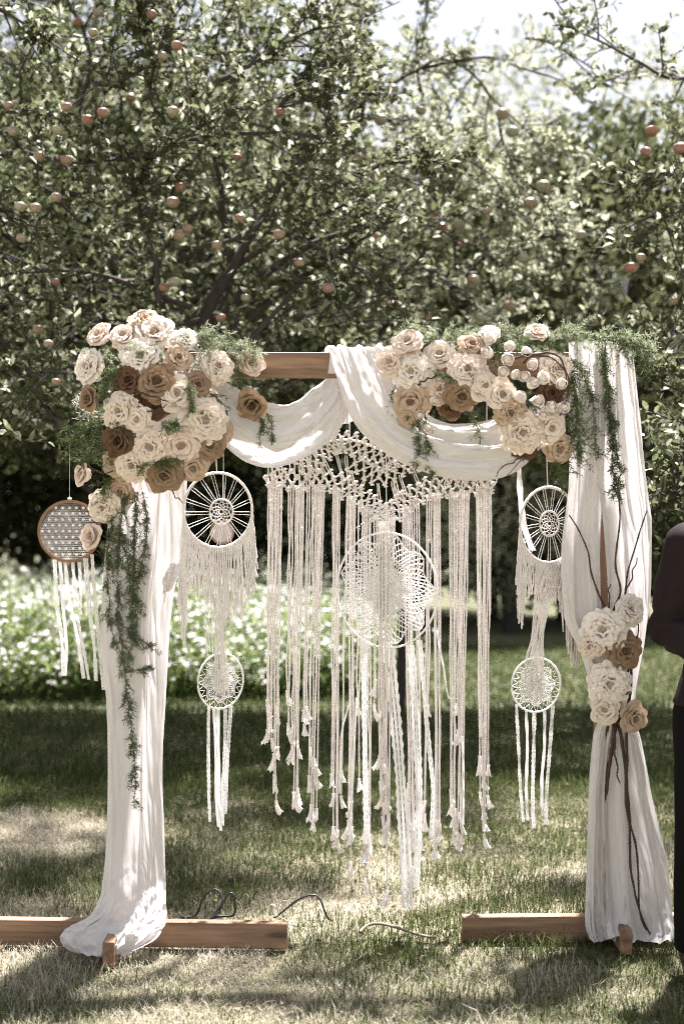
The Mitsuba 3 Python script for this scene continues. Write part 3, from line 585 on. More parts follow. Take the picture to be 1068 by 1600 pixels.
def cord_path(pts, n=26, wob=0.003, r=rc):
    q = spline(np.array(pts), n)
    w = (r.random(3) * 20)
    k = np.linspace(0, 1, n)[:, None]
    off = np.stack([meshkit.noise(np.stack([k[:, 0] * 7, k[:, 0] * 0 + w[0], k[:, 0] * 0], -1)) - 0.5, meshkit.noise(np.stack([k[:, 0] * 7, k[:, 0] * 0 + w[1], k[:, 0] * 0], -1)) - 0.5, k[:, 0] * 0], -1)
    return q + off * wob * 2 * np.minimum(1, 4 * k)

def twisted(path, rad, sides=6):
    """a twisted cord: a round tube whose width swells with the turns of its strands"""
    n = len(path)
    return tube(path, rad * (1 + 0.10 * np.sin(np.arange(n) * 2.2)), sides)

def tassel(top, length, rad, r):
    """frayed cord end: a lobed skirt that flares out below a binding"""
    t = np.linspace(0, 1, 7); a = np.arange(10) * 2 * math.pi / 10
    prof = rad * (0.8 + (0.8 + 0.8 * r.random()) * t ** 1.3); prof[0] = rad * 1.25; prof[1] = rad * 0.95
    lob = 1 + 0.30 * np.sin(a * 5 + r.random() * 6)[None] * t[:, None]
    lean = (r.random(2) - 0.5) * length * 0.6
    v = np.stack([top[0] + prof[:, None] * lob * np.cos(a) + lean[0] * t[:, None] ** 2, top[1] + prof[:, None] * lob * np.sin(a) + lean[1] * t[:, None] ** 2,
                  top[2] - length * (t[:, None] * (1 + 0.32 * (r.random(10)[None] - 0.5) * t[:, None] ** 3)) + 0 * a], -1).reshape(-1, 3)
    i = np.arange(6)[:, None] * 10; j = np.arange(10); k = (j + 1) % 10
    f = np.stack([i + j, i + k, i + 10 + k, i + 10 + j], -1).reshape(-1, 4)
    v = np.vstack([v, [[top[0] + lean[0], top[1] + lean[1], top[2] - 0.93 * length]]])
    f = np.vstack([f[:, [0, 1, 2]], f[:, [0, 2, 3]], np.stack([60 + j, 60 + k, j * 0 + 70], -1)])
    return v, f

def knot_mesh(c, s, r, tilt=0.0):
    """a square knot: two crossing bights wrapped round a core"""
    m = MB()
    for q in (-1, 1):
        t = np.linspace(-0.25, math.pi + 0.25, 8)
        pts = np.stack([np.cos(t) * s * 0.62, -np.sin(t) * s * 0.55, q * s * 0.26 + np.cos(t) * s * 0.22 * q], -1)
        m.add(*tube(pts + c, s * 0.27, 5))
    m.add(*tube(np.array([[0, 0, s * 0.8], [0, -0.05 * s, 0], [0, 0, -s * 0.8]]) + c, s * 0.36, 6))
    return m.mesh()

DM = 5.075                                   # the macrame hangs behind the bar
def lattice(key, line, width, pitch, d, rows=3):
    """a band of staggered square knots along a line, joined by slanting pairs of cords"""
    L = np.array(line, float)
    seg = np.concatenate([[0], np.cumsum(np.hypot(*np.diff(L, axis=0).T))]); n = max(3, int(seg[-1] / pitch))
    cen = crspline(L, n * 2 + 1) if len(L) > 2 else np.stack([np.linspace(L[0, k], L[1, k], n * 2 + 1) for k in (0, 1)], -1)
    tan = unit(np.gradient(cen, axis=0)); nor = np.stack([-tan[:, 1], tan[:, 0]], -1); nor *= np.sign(nor[:, 1:2] + 1e-9)
    pts = {}
    cords, knots = MB(), []
    for row in range(rows):
        off = (row / (rows - 1) - 0.5) * width
        for i in range(row % 2, n * 2 + 1, 2):
            p = cen[i] + nor[i] * off + rc.normal(size=2) * 0.8
            pts[row, i] = P(p[0], p[1], d) + [0, rc.normal() * 0.002, 0]
            knots.append(pts[row, i])
    for (row, i), p in pts.items():
        for di in (-1, 1):
            q = pts.get((row + 1, i + di))
            if q is not None:
                for e in (-1, 1):
                    o = np.array([e * 0.0022, 0.001 * e, 0])
                    cords.add(*tube(np.array([p + o, (p + q) / 2 + o * 1.0 + [0, -0.002, 0], q + o]), 0.0019, 5))
    band = cords.put('knotted_band', 'm_cord', key, smooth=True)
    for p in knots: put('knot', knot_mesh(p, 0.0122, rc), 'm_cord', band, smooth=40)
    return pts

mk = thing('macrame_hanging', 'wide cream macrame hanging of knotted bands and long tasselled cords behind the swags', 'macrame hanging')
CARRY = np.array([(418, 728), (450, 704), (492, 694), (526, 688), (560, 690), (620, 712), (700, 726), (768, 738)], float)
put('carrier_rope', tube(np.array([P(a, b, DM) for a, b in crspline(CARRY, 50)]), 0.0045, 7), 'm_cord', mk, smooth=True)
for x_, y_ in ((508, 691), (546, 689), (640, 715), (760, 737)):
    put('hanging_string', tube(cord_path([P(x_, 575, DM - 0.02), P(x_, (575 + y_) / 2, DM - 0.01), P(x_, y_, DM)], 8, 0.001), 0.0022, 5), 'm_cord', mk, smooth=True)
lattice(mk, [(470, 735), (492, 716), (512, 697), (526, 690), (548, 694), (572, 705), (598, 714), (622, 722)], 30, 12, DM - 0.004, rows=4)
lattice(mk, [(418, 742), (448, 750), (486, 750), (520, 753), (545, 766), (566, 780), (585, 797), (601, 806), (618, 796), (636, 782), (658, 768), (684, 760), (716, 762), (750, 757), (768, 752)], 30, 12, DM - 0.012, rows=4)
lattice(mk, [(548, 722), (568, 732), (584, 742), (598, 746), (614, 738), (632, 728), (650, 722)], 24, 13, DM - 0.02)
lattice(mk, [(585, 800), (601, 811), (617, 800)], 12, 9, DM - 0.018, rows=2)
short = MB()
for k in list(range(10)) + list(range(34, 44)):                           # cords from the dowel to the bands and between the bands
    x = 418 + 350 * (k + 0.3 * rc.random()) / 43
    short.add(*tube(cord_path([P(x, np.interp(x, CARRY[:, 0], CARRY[:, 1]), DM), P(x + rc.normal() * 2, 742, DM - 0.004), P(x + rc.normal() * 2, 762, DM - 0.006)], 12, 0.004), 0.0024, 5))
for x0, y0, x1, y1 in [(505, 715, 520, 745), (525, 708, 538, 755), (500, 722, 508, 742), (540, 712, 545, 760), (548, 735, 556, 770), (570, 745, 560, 772), (590, 755, 594, 795),
                       (616, 748, 626, 782), (624, 742, 636, 776), (644, 730, 656, 762), (612, 752, 620, 786)]:
    for e in (-1.5, 1.5):
        short.add(*tube(cord_path([P(x0 + e, y0, DM - 0.015), P((x0 + x1) / 2 + e, (y0 + y1) / 2 + 2, DM - 0.02), P(x1 + e, y1, DM - 0.014)], 6, 0.002), 0.0019, 5))
short.put('short_cords', 'm_cord', mk, smooth=True, kind='stuff')

# groups of long cords: (top x range), top y, (bottom x range), ends of the single cords
GROUPS = [((418, 442), 752, (417, 434), [1112, 1140, 1158, 1150, 1172, 1196, 1228, 1270, 1122, 1185]), ((449, 460), 758, (448, 452), [1098, 1148, 1160]), ((461, 476), 758, (456, 466), [1184, 1182, 1256, 1262, 1176, 1250]),
          ((478, 490), 758, (474, 480), [1128, 1150, 1122]), ((490, 508), 757, (483, 494), [1186, 1230, 1275, 1300, 1220, 1204, 1282]), ((519, 532), 762, (517, 527), [1228, 1310, 1322, 1258, 1316]),
          ((541, 556), 775, (533, 552), [1222, 1262, 1300, 1308, 1364, 1310, 1270]), ((556, 570), 782, (556, 563), [1110, 1235]), ((566, 580), 792, (568, 578), [1315, 1390, 1344, 1345, 1322]), ((582, 590), 804, (583, 587), [1120, 1080]),
          ((590, 606), 815, (592, 604), [1198, 1240, 1260, 1295, 1318, 1410, 1266]), ((606, 618), 808, (598, 608), [1206, 1262, 1290, 1232]), ((627, 644), 790, (638, 648), [1242, 1290, 1334, 1310, 1328, 1300]),
          ((644, 656), 780, (650, 660), [1290, 1264, 1316]), ((665, 676), 772, (664, 671), [1290, 1270, 1120]), ((676, 688), 770, (678, 688), [1298, 1330, 1336, 1300, 1306]), ((700, 716), 768, (704, 712), [1252, 1268, 1306, 1322, 1282]),
          ((716, 734), 766, (714, 722), [1158, 1118, 1320, 1288, 1160, 1300, 1322]), ((742, 768), 760, (746, 762), [1142, 1200, 1230, 1256, 1276, 1296, 1322, 1290, 1262, 1214])]
for (xa, xb), yt, (xc, xd), ends in GROUPS:
    n = len(ends)
    for i, ye in enumerate(ends):
        u = (i + 0.5) / n; v = (u + rc.normal() * 0.15)
        x0, x1 = xa + (xb - xa) * u, xc + (xd - xc) * np.clip(v, 0, 1)
        dd = DM - 0.008 + rc.normal() * 0.006 - (0.115 if 580 < xa < 610 else 0)
        pth = cord_path([P(x0, yt, dd), P(x0 * 0.7 + x1 * 0.3, yt + 120, dd - 0.002), P(x0 * 0.3 + x1 * 0.7, (yt + ye) / 2 + 60, dd + 0.004), P(x1, ye - 16, dd)], 60, 0.0035)
        ck = put('cord', twisted(pth, 0.0024), 'm_cord', mk, smooth=True)
        put('tassel', tassel(pth[-1] + [0, 0, 0.006], 0.040 + 0.028 * rc.random(), 0.0052, rc), 'm_cord', ck, smooth=50)
        if rc.random() < 0.22:
            put('knot', knot_mesh(pth[int(3 + rc.random() * 8)] + [0, -0.003, 0], 0.0085, rc), 'm_cord', ck, smooth=40)

# ---------------------------------------------------------------- hoops
def frame_of(c, yaw, tilt=0.0, pitch=0.0):
    """local axes of a hoop that faces the camera, turned by yaw about the vertical"""
    ex = np.array([math.cos(yaw), math.sin(yaw), 0]); ez = np.array([0, math.sin(pitch), math.cos(pitch)])
    ex2 = ex * math.cos(tilt) + ez * math.sin(tilt); ez2 = -ex * math.sin(tilt) + ez * math.cos(tilt)
    return lambda x, z, off=0.0: np.asarray(c) + np.multiply.outer(np.asarray(x, float), ex2) + np.multiply.outer(np.asarray(z, float), ez2) + np.multiply.outer(np.asarray(off, float) + 0 * np.asarray(x, float), unit(np.cross(ex2, ez2)) * -1)

def ring(F, r, tr, n=64, sides=8, off=0.0, wrap=0.0):
    a = np.linspace(0, 2 * math.pi, n + 1)
    pts = F(np.cos(a) * r, np.sin(a) * r, off)
    rr = tr * (1 + wrap * np.sin(np.arange(n + 1) * 2.3))
    v, f = tube(pts, rr, sides, cap=False)
    return v, f

def polyline_tubes(m, segs, rad, sides=3):
    for s in segs: m.add(*tube(np.asarray(s), rad, sides, cap=False))

def doily(F, r, points, seed, rings=9, rad=0.0011, solid=0.35):
    """crochet: a close-worked rosette, then rows of open loops, with a pointed edge"""
    r_ = np.random.default_rng(seed); m = MB(); n = points * 6
    def edge(a): return 1 - 0.16 * (0.5 - 0.5 * np.cos(points * a)) if points > 4 else 1
    prev = None
    for k in range(rings + 1):
        rr = r * (0.10 + 0.90 * k / rings)
        a = (np.arange(n) + 0.5 * (k % 2)) * 2 * math.pi / n
        q = rr * (1 + (edge(a) - 1) * (k / rings)) * (1 + 0.02 * r_.normal(size=n))
        ptsk = F(np.cos(a) * q, np.sin(a) * q, 0.0008 * r_.normal(size=n))
        if prev is not None:
            for i in range(n):
                j = (i - 1) % n if k % 2 == 0 else (i + 1) % n
                m.add(*tube(np.array([prev[i], ptsk[i]]), rad, 3, cap=False)); m.add(*tube(np.array([prev[j], ptsk[i]]), rad, 3, cap=False))
        if k in (0, 2, 3, 6, rings) or k < rings * solid:
            m.add(*tube(np.vstack([ptsk, ptsk[:1]]), rad * 1.2, 3, cap=False))
        prev = ptsk
    for k in range(points):                    # close-worked leaves
        a0 = k * 2 * math.pi / points
        for t in np.linspace(-1, 1, 9):
            a = a0 + t * 0.6 / points * 2.2
            r0, r1 = r * 0.14, r * (0.52 - 0.16 * t * t)
            m.add(*tube(F(np.cos([a0 + t * .2, a]) * [r0, r1], np.sin([a0 + t * .2, a]) * [r0, r1], [0.0, 0.0]), rad * 1.3, 3, cap=False))
    return m

def ribbon(path, width, seed, ruffle=0.003, lace=False):
    """a strip of ribbon that twists a little; lace has scalloped borders round an open zigzag"""
    r_ = np.random.default_rng(seed); n = 70
    q = spline(np.array(path), n); t = np.linspace(0, 1, n)
    tw = (meshkit.noise(np.stack([t * 4, t * 0 + seed, t * 0], -1)) - 0.5) * 1.5
    side = np.stack([np.cos(tw), np.sin(tw), tw * 0], -1)
    sc = 1 + (0.13 * np.sin(np.arange(n) * 2.0) if lace else 0)
    m = MB()
    def strip(u0, u1):
        c = 3; u = np.linspace(0, 1, c)
        lo, hi = u0 * (sc if u0 < -0.9 or u0 > 0.9 else 1), u1 * (sc if abs(u1) > 0.9 else 1)
        s = np.multiply.outer(np.broadcast_to(lo, n), 1 - u) + np.multiply.outer(np.broadcast_to(hi, n), u)
        v = q[:, None] + side[:, None] * s[..., None] * width / 2 + np.array([0, 1, 0]) * (ruffle * np.sin(t * 30 + seed)[:, None] * s)[..., None]
        m.add(v.reshape(-1, 3), grid_faces(n, c))
    if not lace: strip(-1, 1)
    else:
        strip(-1, -0.40); strip(0.40, 1); strip(-0.24, 0.24)
        k = np.arange(0, n, 2)
        for s_ in (-1, 1):
            z = q[k] + side[k] * (s_ * width / 2 * (0.33 + 0.22 * np.where(np.arange(len(k)) % 2 == 0, 1, -1)))[:, None]
            m.add(*tube(z, 0.0009, 3, cap=False))
    return m.mesh()

def dreamcatcher(key, c, R, yaw, inner, web_off=(0.0, 0.0), spokes=34):
    F = frame_of(c, yaw)
    put('hoop', ring(F, R, 0.0052, 72, 8, wrap=0.08), 'm_cord', key, smooth=True)
    G = lambda x, z, off=0.0: F(np.asarray(x) + web_off[0], np.asarray(z) + web_off[1], off)
    ih = put('inner_ring', ring(G, inner, 0.0033, 40, 7, wrap=0.1), 'm_cord', key, smooth=True)
    for k in range(spokes):
        a = k * 2 * math.pi / spokes; b = a + (0.05 if k % 2 else -0.05)
        p0 = F(math.cos(b) * R, math.sin(b) * R); p1 = G(math.cos(a) * inner, math.sin(a) * inner)
        put('spoke', tube(np.array([p0, (p0 + p1) / 2, p1]), 0.0010, 4), 'm_thread', key, smooth=True)
    m = MB(); n = 10; prev = None                # the woven web
    for k in range(6):
        rr = inner * (1 - 0.17 * k); a = (np.arange(n) + 0.5 * (k % 2)) * 2 * math.pi / n
        cur = G(np.cos(a) * rr, np.sin(a) * rr)
        if prev is not None:
            for i in range(n):
                j = (i - 1) % n if k % 2 == 0 else (i + 1) % n
                m.add(*tube(np.array([prev[i], cur[i]]), 0.0013, 3, cap=False)); m.add(*tube(np.array([prev[j], cur[i]]), 0.0013, 3, cap=False))
        prev = cur
    m.put('web', 'm_thread', ih, smooth=True)
    return F

def fringe(key, F, R, yaw, angles, ends, px_of, d, seed, spread=1.0, rad=0.0022):
    """cords knotted on to the lower half of a hoop, hanging to a stepped edge"""
    r = np.random.default_rng(seed)
    for a, ye in zip(angles, ends):
        top = F(math.cos(a) * R, math.sin(a) * R) + [0, -0.002, 0]
        zb = CAM_Z - (ye - 800) / FPX * d
        x1 = top[0] * 1.0 + (px_of(a) if px_of else 0) + r.normal() * 0.003
        if zb > top[2] - 0.03: continue
        pth = cord_path([top, [top[0] * 0.6 + x1 * 0.4, top[1] - 0.004, top[2] * 0.6 + zb * 0.4], [x1, top[1] + r.normal() * 0.008, zb]], 16, 0.003, r)
        put('fringe_cord', twisted(pth, rad, 5), 'm_cord', key, smooth=True)

def hoop_on_strands(name, label, c, R, yaw, seed, ribbons, d):
    key = thing(name, label, 'lace hoop')
    F = frame_of(c, yaw)
    put('hoop', ring(F, R, 0.0036, 56, 7, wrap=0.05), 'm_white', key, smooth=True)
    m = doily(F, R * 0.80, 8, seed, rings=7, rad=0.0010)
    n = 24
    for k in range(n):
        a = k * 2 * math.pi / n; b = a + math.pi / n
        for q in (a - math.pi / n, b):
            m.add(*tube(F(np.array([math.cos(a) * R, math.cos(q) * R * 0.74]), np.array([math.sin(a) * R, math.sin(q) * R * 0.74])), 0.0009, 3, cap=False))
    m.put('doily', 'm_white', key, smooth=True)
    for i, (x0, y0, x1, y1, w, lace) in enumerate(ribbons):
        p0, p1 = P(x0, y0, d), P(x1, y1, d)
        put('ribbon', ribbon([p0, p0 * 0.66 + p1 * 0.34 + [0.004 * (i % 2) - 0.002, -0.004, 0], p0 * 0.3 + p1 * 0.7 + [-0.003, 0.004, 0], p1], w, seed + i, lace=lace), 'm_white', key, smooth=True)
    return key, F

# left dreamcatcher
DL = 4.99; S_ = FPX / DL
k1 = thing('dreamcatcher', 'cream spoked dreamcatcher with stepped fringe, hanging below the left flower cluster', 'dreamcatcher')
c1 = P(341, 797, DL); F1 = dreamcatcher(k1, c1, 58.5 / S_, math.acos(51 / 58.5), 20 / S_, (0.012, -0.006))
put('hanging_cord', tube(cord_path([P(337, 640, DL), P(337, 700, DL), P(339, 738, DL)], 8, 0.001), 0.0019, 5), 'm_cord', k1, smooth=True)
def steps(a0, a1, n, prof):
    an = np.linspace(a0, a1, n); return an, [np.interp(a, *zip(*prof)) for a in an]
an, en = steps(math.pi * 1.0 - 0.05, math.pi * 2 + 0.05, 92, [(3.1, 935), (3.35, 945), (3.5, 1000), (3.7, 1005), (3.8, 905), (4.1, 925), (4.4, 940), (5.0, 965), (5.2, 962), (5.35, 968), (5.6, 935), (5.9, 920), (6.1, 900), (6.33, 872)])
fringe(k1, F1, 58.5 / S_, 0, an, [e + 6 * math.sin(i * 0.9) for i, e in enumerate(en)], lambda a: 0.016 * math.cos(a), DL, 61)
for i in range(0, 26, 2):                            # the long middle strands that gather on the small hoop
    a = math.pi * 1.5 + (i - 12.5) * 0.035
    top = F1(math.cos(a) * 58.5 / S_, math.sin(a) * 58.5 / S_) + [0, -0.006, 0]
    xb = 345 + (i - 12.5) * 0.9 + rc.normal() * 2
    pth = cord_path([top, P(344 + (i - 12.5) * 1.15, 930, DL - 0.01), P(345 + (i - 12.5) * 0.6, 1000, DL - 0.01), P(345 + (i - 12.5) * 0.8, 1026, DL - 0.012), P(xb, 1060 + 35 * rc.random(), DL - 0.012)], 26, 0.003)
    put('long_strand', twisted(pth, 0.0021, 5), 'm_cord', k1, smooth=True)
for x0, x1, e in [(316, 324, 1024), (322, 328, 1018), (328, 333, 1026)]:
    put('thin_strand', tube(cord_path([P(x0, 862, DL), P((x0 + x1) / 2, 940, DL), P(x1, e, DL)], 18, 0.002), 0.0015, 4), 'm_thread', k1, smooth=True)
kk, _ = hoop_on_strands('lace_hoop', 'small white crochet hoop hanging under the left dreamcatcher', P(345, 1064, DL), 43.5 / S_, math.acos(33 / 43.5), 5, [(326, 1104, 328, 1284, .012, True), (334, 1107, 341, 1292, .011, False), (341, 1108, 345, 1298, .012, False),
     (352, 1108, 348, 1290, .013, True), (361, 1102, 352, 1272, .013, True)], DL)

# right dreamcatcher: partly behind the right curtain
DR = 5.04; S_ = FPX / DR
k2 = thing('dreamcatcher', 'cream spoked dreamcatcher half hidden by the right curtain', 'dreamcatcher')
c2 = P(857, 820, DR); F2 = dreamcatcher(k2, c2, 59 / S_, math.acos(49.5 / 59), 19.5 / S_, (0.002, 0.004))
put('hanging_cord', tube(cord_path([P(853, 640, DR), P(853, 700, DR), P(855, 761, DR)], 8, 0.001), 0.0019, 5), 'm_cord', k2, smooth=True)
an, en = steps(math.pi * 1.0 - 0.05, math.pi * 2 + 0.05, 84, [(3.1, 905), (3.3, 915), (3.42, 966), (3.62, 968), (3.7, 990), (3.9, 930), (4.2, 930), (5.0, 940), (5.3, 1010), (5.6, 1042), (5.9, 1040), (6.1, 960), (6.33, 930)])
fringe(k2, F2, 59 / S_, 0, an, [e + 5 * math.sin(i * 1.1) for i, e in enumerate(en)], lambda a: 0.012 * math.cos(a), DR, 62)
for i in range(0, 30, 2):
    a = math.pi * 1.5 + (i - 14.5) * 0.032
    top = F2(math.cos(a) * 59 / S_, math.sin(a) * 59 / S_) + [0, -0.006, 0]
    pth = cord_path([top, P(849 + (i - 14.5) * 1.0, 930, DR - 0.01), P(840 + (i - 14.5) * 0.65, 995, DR - 0.01), P(835 + (i - 14.5) * 1.0, 1030, DR - 0.012), P(834 + (i - 14.5) * 1.1 + rc.normal() * 2, 1075 + 24 * rc.random(), DR - 0.012)], 26, 0.003)
    put('long_strand', twisted(pth, 0.0021, 5), 'm_cord', k2, smooth=True)
kk2, _ = hoop_on_strands('lace_hoop', 'small white crochet hoop hanging under the right dreamcatcher', P(837, 1070, DR), 42.5 / S_, math.acos(40 / 42.5), 6, [(806, 1100, 817, 1284, .011, True), (821, 1110, 824, 1282, .011, False), (834, 1112, 833, 1294, .014, True),
     (850, 1110, 846, 1272, .011, False), (863, 1102, 852, 1288, .014, True)], DR)
# the pale ribbon loop behind it
lr = thing('ribbon_loop', 'plain pale ribbon loop hanging behind the right dreamcatcher', 'ribbon')
put('ribbon', ribbon([P(809, 700, 5.1), P(812, 770, 5.1), P(818, 820, 5.1), P(832, 860, 5.1)], 0.022, 31), 'm_white', lr, smooth=True)

# the large hoop with the star doily behind the macrame cords
DC = 4.952; S_ = FPX / DC
k3 = thing('lace_hoop', 'large white hoop with a star crochet doily behind the middle macrame cords', 'lace hoop')
c3 = P(603, 922, DC); F3 = frame_of(c3, math.acos(77 / 90) * -1)
put('hoop', ring(F3, 90 / S_, 0.0038, 90, 7, wrap=0.05), 'm_white', k3, smooth=True)
doily(F3, 85 / S_, 9, 3, rings=11, rad=0.0021, solid=0.4).put('doily', 'm_white', k3, smooth=True)
put('hanging_cord', tube(cord_path([P(603, 600, DC), P(603, 720, DC), P(603, 832, DC)], 8, 0.001), 0.0016, 5), 'm_thread', k3, smooth=True)
for i, (p, w, lace) in enumerate([([(606, 1010), (618, 1130), (630, 1290), (636, 1420)], .042, True), ([(641, 1008), (648, 1100), (654, 1250), (648, 1390)], .026, True), ([(655, 1000), (668, 1150), (676, 1240), (672, 1310)], .016, True),
     ([(568, 1000), (569, 1120), (571, 1240), (573, 1318)], .020, True), ([(682, 985), (692, 1040), (704, 1092), (714, 1092)], .007, False), ([(556, 1090), (553, 1180), (548, 1280)], .006, False), ([(722, 1150), (724, 1210), (723, 1288)], .006, False), ([(546, 1098), (532, 1160), (530, 1240)], .006, False)]):
    put('ribbon', ribbon([P(a, b, DC + 0.03) for a, b in p], w, 70 + i, lace=lace), 'm_white', k3, smooth=True)

# the embroidery hoop at far left
DE = 4.97; S_ = FPX / DE
k4 = thing('embroidery_hoop', 'wooden hoop with patterned net lace and trailing ribbons, hanging at far left', 'embroidery hoop')
c4 = P(109, 830, DE); R4 = 49 / S_; F4 = frame_of(c4, 0.12, 0.0)
a = np.linspace(0, 2 * math.pi, 73)
def band(F, r0, r1, y0, y1):
    prof = [(r0, y0), (r1, y0), (r1, y1), (r0, y1), (r0, y0)]
    v = np.stack([F(np.cos(a) * r, np.sin(a) * r, o) for r, o in prof], 1).reshape(-1, 3)
    return v, grid_faces(73, 5)
put('outer_ring', band(F4, R4 - 0.0045, R4, -0.006, 0.006), 'm_woodhoop', k4, smooth=40)
put('inner_ring', band(F4, R4 - 0.0095, R4 - 0.005, -0.005, 0.005), 'm_woodhoop', k4, smooth=40)
put('clasp', plank(F4(0, R4 + 0.004), [0.014, 0.008, 0.010]), 'm_thread', k4)
m = MB(); rin = R4 - 0.007
for dx, dz in ((0.5, 0.866), (0.5, -0.866), (1, 0)):              # the net ground
    for o in np.arange(-rin, rin, 0.0065):
        h = math.sqrt(max(0, rin * rin - o * o)); n_ = np.array([-dz, dx])
        q = np.array([n_ * o - np.array([dx, dz]) * h, n_ * o + np.array([dx, dz]) * h])
        m.add(*tube(F4(q[:, 0], q[:, 1], np.zeros(2)), 0.00024, 3, cap=False))
m.put('net', 'm_thread', k4)
m = MB(); st = 0.0235
for i in range(-6, 7):
    for j in range(-6, 7):
        x, z = (i + 0.5 * (j % 2)) * st, j * st * 0.866
        if math.hypot(x, z) > rin - 0.006: continue
        for q in range(6):
            t = q * math.pi / 3
            pet = np.array([[0, 0], [0.0026, 0.0017], [0.0066, 0], [0.0026, -0.0017]])
            R2 = np.array([[math.cos(t), -math.sin(t)], [math.sin(t), math.cos(t)]])
            pp = pet @ R2.T + [x, z]
            m.add(F4(pp[:, 0], pp[:, 1], np.full(4, 0.0008)), np.array([[0, 1, 2, 3]]))
m.put('lace_motifs', 'm_thread', k4)
for i, (p, w, lace) in enumerate([([(86, 874), (90, 950), (97, 1000), (99, 1056)], .014, True), ([(94, 877), (100, 960), (104, 1010), (102, 1056)], .012, False), ([(102, 878), (108, 930), (122, 1000), (131, 1060)], .013, False), ([(114, 878), (118, 920), (124, 950), (127, 960)], .012, False),
     ([(124, 878), (126, 920), (126, 950), (124, 945)], .012, True), ([(134, 872), (140, 950), (148, 1020), (150, 1064)], .016, True), ([(144, 866), (150, 950), (158, 1030), (162, 1078)], .013, True), ([(120, 960), (130, 1010), (137, 1050), (139, 1062)], .010, True)]):
    put('ribbon', ribbon([P(u, v, DE) for u, v in p], w, 90 + i, lace=lace), 'm_white', k4, smooth=True)
put('hanging_thread', tube(np.array([P(109, 690, DE), P(109, 740, DE), P(109, 781, DE)]), 0.0008, 4), 'm_thread', k4)
# the little wooden hoop behind the left dreamcatcher
k5 = thing('embroidery_hoop', 'small wooden hoop with white cloth behind the left dreamcatcher', 'embroidery hoop')
F5 = frame_of(P(347, 832, 5.14), 0.1); R5 = 19 / (FPX / 5.14)
put('ring', band(F5, R5 - 0.006, R5, -0.004, 0.004), 'm_woodhoop', k5, smooth=40)
rr, aa = np.meshgrid(np.linspace(0, R5 - 0.006, 6), np.linspace(0, 2 * math.pi, 33), indexing='ij')
put('cloth', (F5((rr * np.cos(aa)).ravel(), (rr * np.sin(aa)).ravel(), (0.002 * np.sin(aa * 3) * rr / R5).ravel()), grid_faces(6, 33)), 'm_linen', k5, smooth=True)
put('hanging_thread', tube(np.array([P(349, 640, 5.14), P(349, 804, 5.14)]), 0.0008, 4), 'm_thread', k5)
# ---------------------------------------------------------------- fabric flowers
def weave(c0, c1, burlap=0.0):
    def fn(p, n, uv):
        w = 0.5 + 0.25 * (dr.sin(p.x * 2300 + 3 * p.y * 500) + dr.sin(p.z * 2300 + 3 * p.y * 400))
        return mix(c0, c1, fbm(p.x * 55, p.y * 55, p.z * 55, 3)) * (1 - burlap * 0.5 * w) * (0.86 + 0.28 * fbm(p.x * 400, p.y * 400, p.z * 400, 2))
    return proc(fn)
for nm, c0, c1, bl, tr_ in (('white', (0.67, 0.615, 0.555), (0.79, 0.745, 0.69), 0.05, 0.4), ('cream', (0.60, 0.52, 0.445), (0.74, 0.665, 0.585), 0.1, 0.35), ('blush', (0.60, 0.49, 0.415), (0.72, 0.62, 0.54), 0.1, 0.4),
                          ('tan', (0.42, 0.315, 0.225), (0.58, 0.465, 0.36), 0.35, 0.35), ('brown', (0.21, 0.14, 0.09), (0.36, 0.26, 0.18), 0.5, 0.3), ('dark', (0.085, 0.05, 0.032), (0.17, 0.105, 0.066), 0.5, 0.25)):
    mat('m_petal_' + nm, {'type': 'principledthin', 'roughness': 0.9, 'diff_trans': tr_, 'eta': 1.25, 'base_color': weave(c0, c1, bl)})
mat('m_stem', {'type': 'principled', 'roughness': 0.8, 'base_color': rgb(0.085, 0.08, 0.045)})
mat('m_needle', {'type': 'principledthin', 'roughness': 0.5, 'diff_trans': 0.6, 'eta': 1.4, 'base_color': VC})
mat('m_twig', {'type': 'principled', 'roughness': 0.75, 'base_color': proc(lambda p, n, uv: mix((0.020, 0.010, 0.007), (0.065, 0.034, 0.023), fbm(p.x * 90, p.y * 90, p.z * 30, 3)))})

def petal(t0, w, r0, r1, z0, z1, curl, ruf, freq, ph, pointed=0.0, p=1.5, na=13, nb=8):
    a = np.linspace(-1, 1, na)[None]; b = np.linspace(0, 1, nb)[:, None]
    be = b * (1 - 0.16 * np.abs(a) ** 4 - pointed * (np.abs(a) ** 0.9) * 0.35)
    th = t0 + a * w * (0.62 + 0.38 * np.sin(b * math.pi * 0.75))
    r = r0 + (r1 - r0) * be ** p
    z = z0 + (z1 - z0) * np.sin(np.clip(be, 0, 1) * math.pi / 2)
    lip = np.clip(be - 0.72, 0, 1) / 0.28
    r = r + curl * lip ** 1.5 + ruf * np.sin(a * freq + ph) * be ** 2
    z = z - curl * 0.9 * lip ** 2.2 + ruf * 0.8 * np.cos(a * freq * 1.37 + 2 * ph) * be ** 2 + pointed * 0.10 * be ** 3 * (1 - np.abs(a))
    r = r + 0.03 * np.sin(a * 2.1 + ph)
    return np.stack([r * np.cos(th), r * np.sin(th), z + 0 * th], -1).reshape(-1, 3), grid_faces(nb, na)

def coil(turns, r0, r1, z0, z1, wob, r_):
    n = int(turns * 12); t = np.linspace(0, 1, n)[None]; b = np.linspace(0, 1, 4)[:, None]
    th = t * turns * 2 * math.pi
    r = r0 + (r1 - r0) * t + 0.02 * np.sin(th * 2.3) + b * 0.05 * t
    z = z0 + (z1 - z0) * b * (1 - 0.30 * t) + wob * b * np.sin(th * 1.7 + r_.random() * 6)
    return np.stack([r * np.cos(th), r * np.sin(th), z], -1).reshape(-1, 3), grid_faces(4, n)

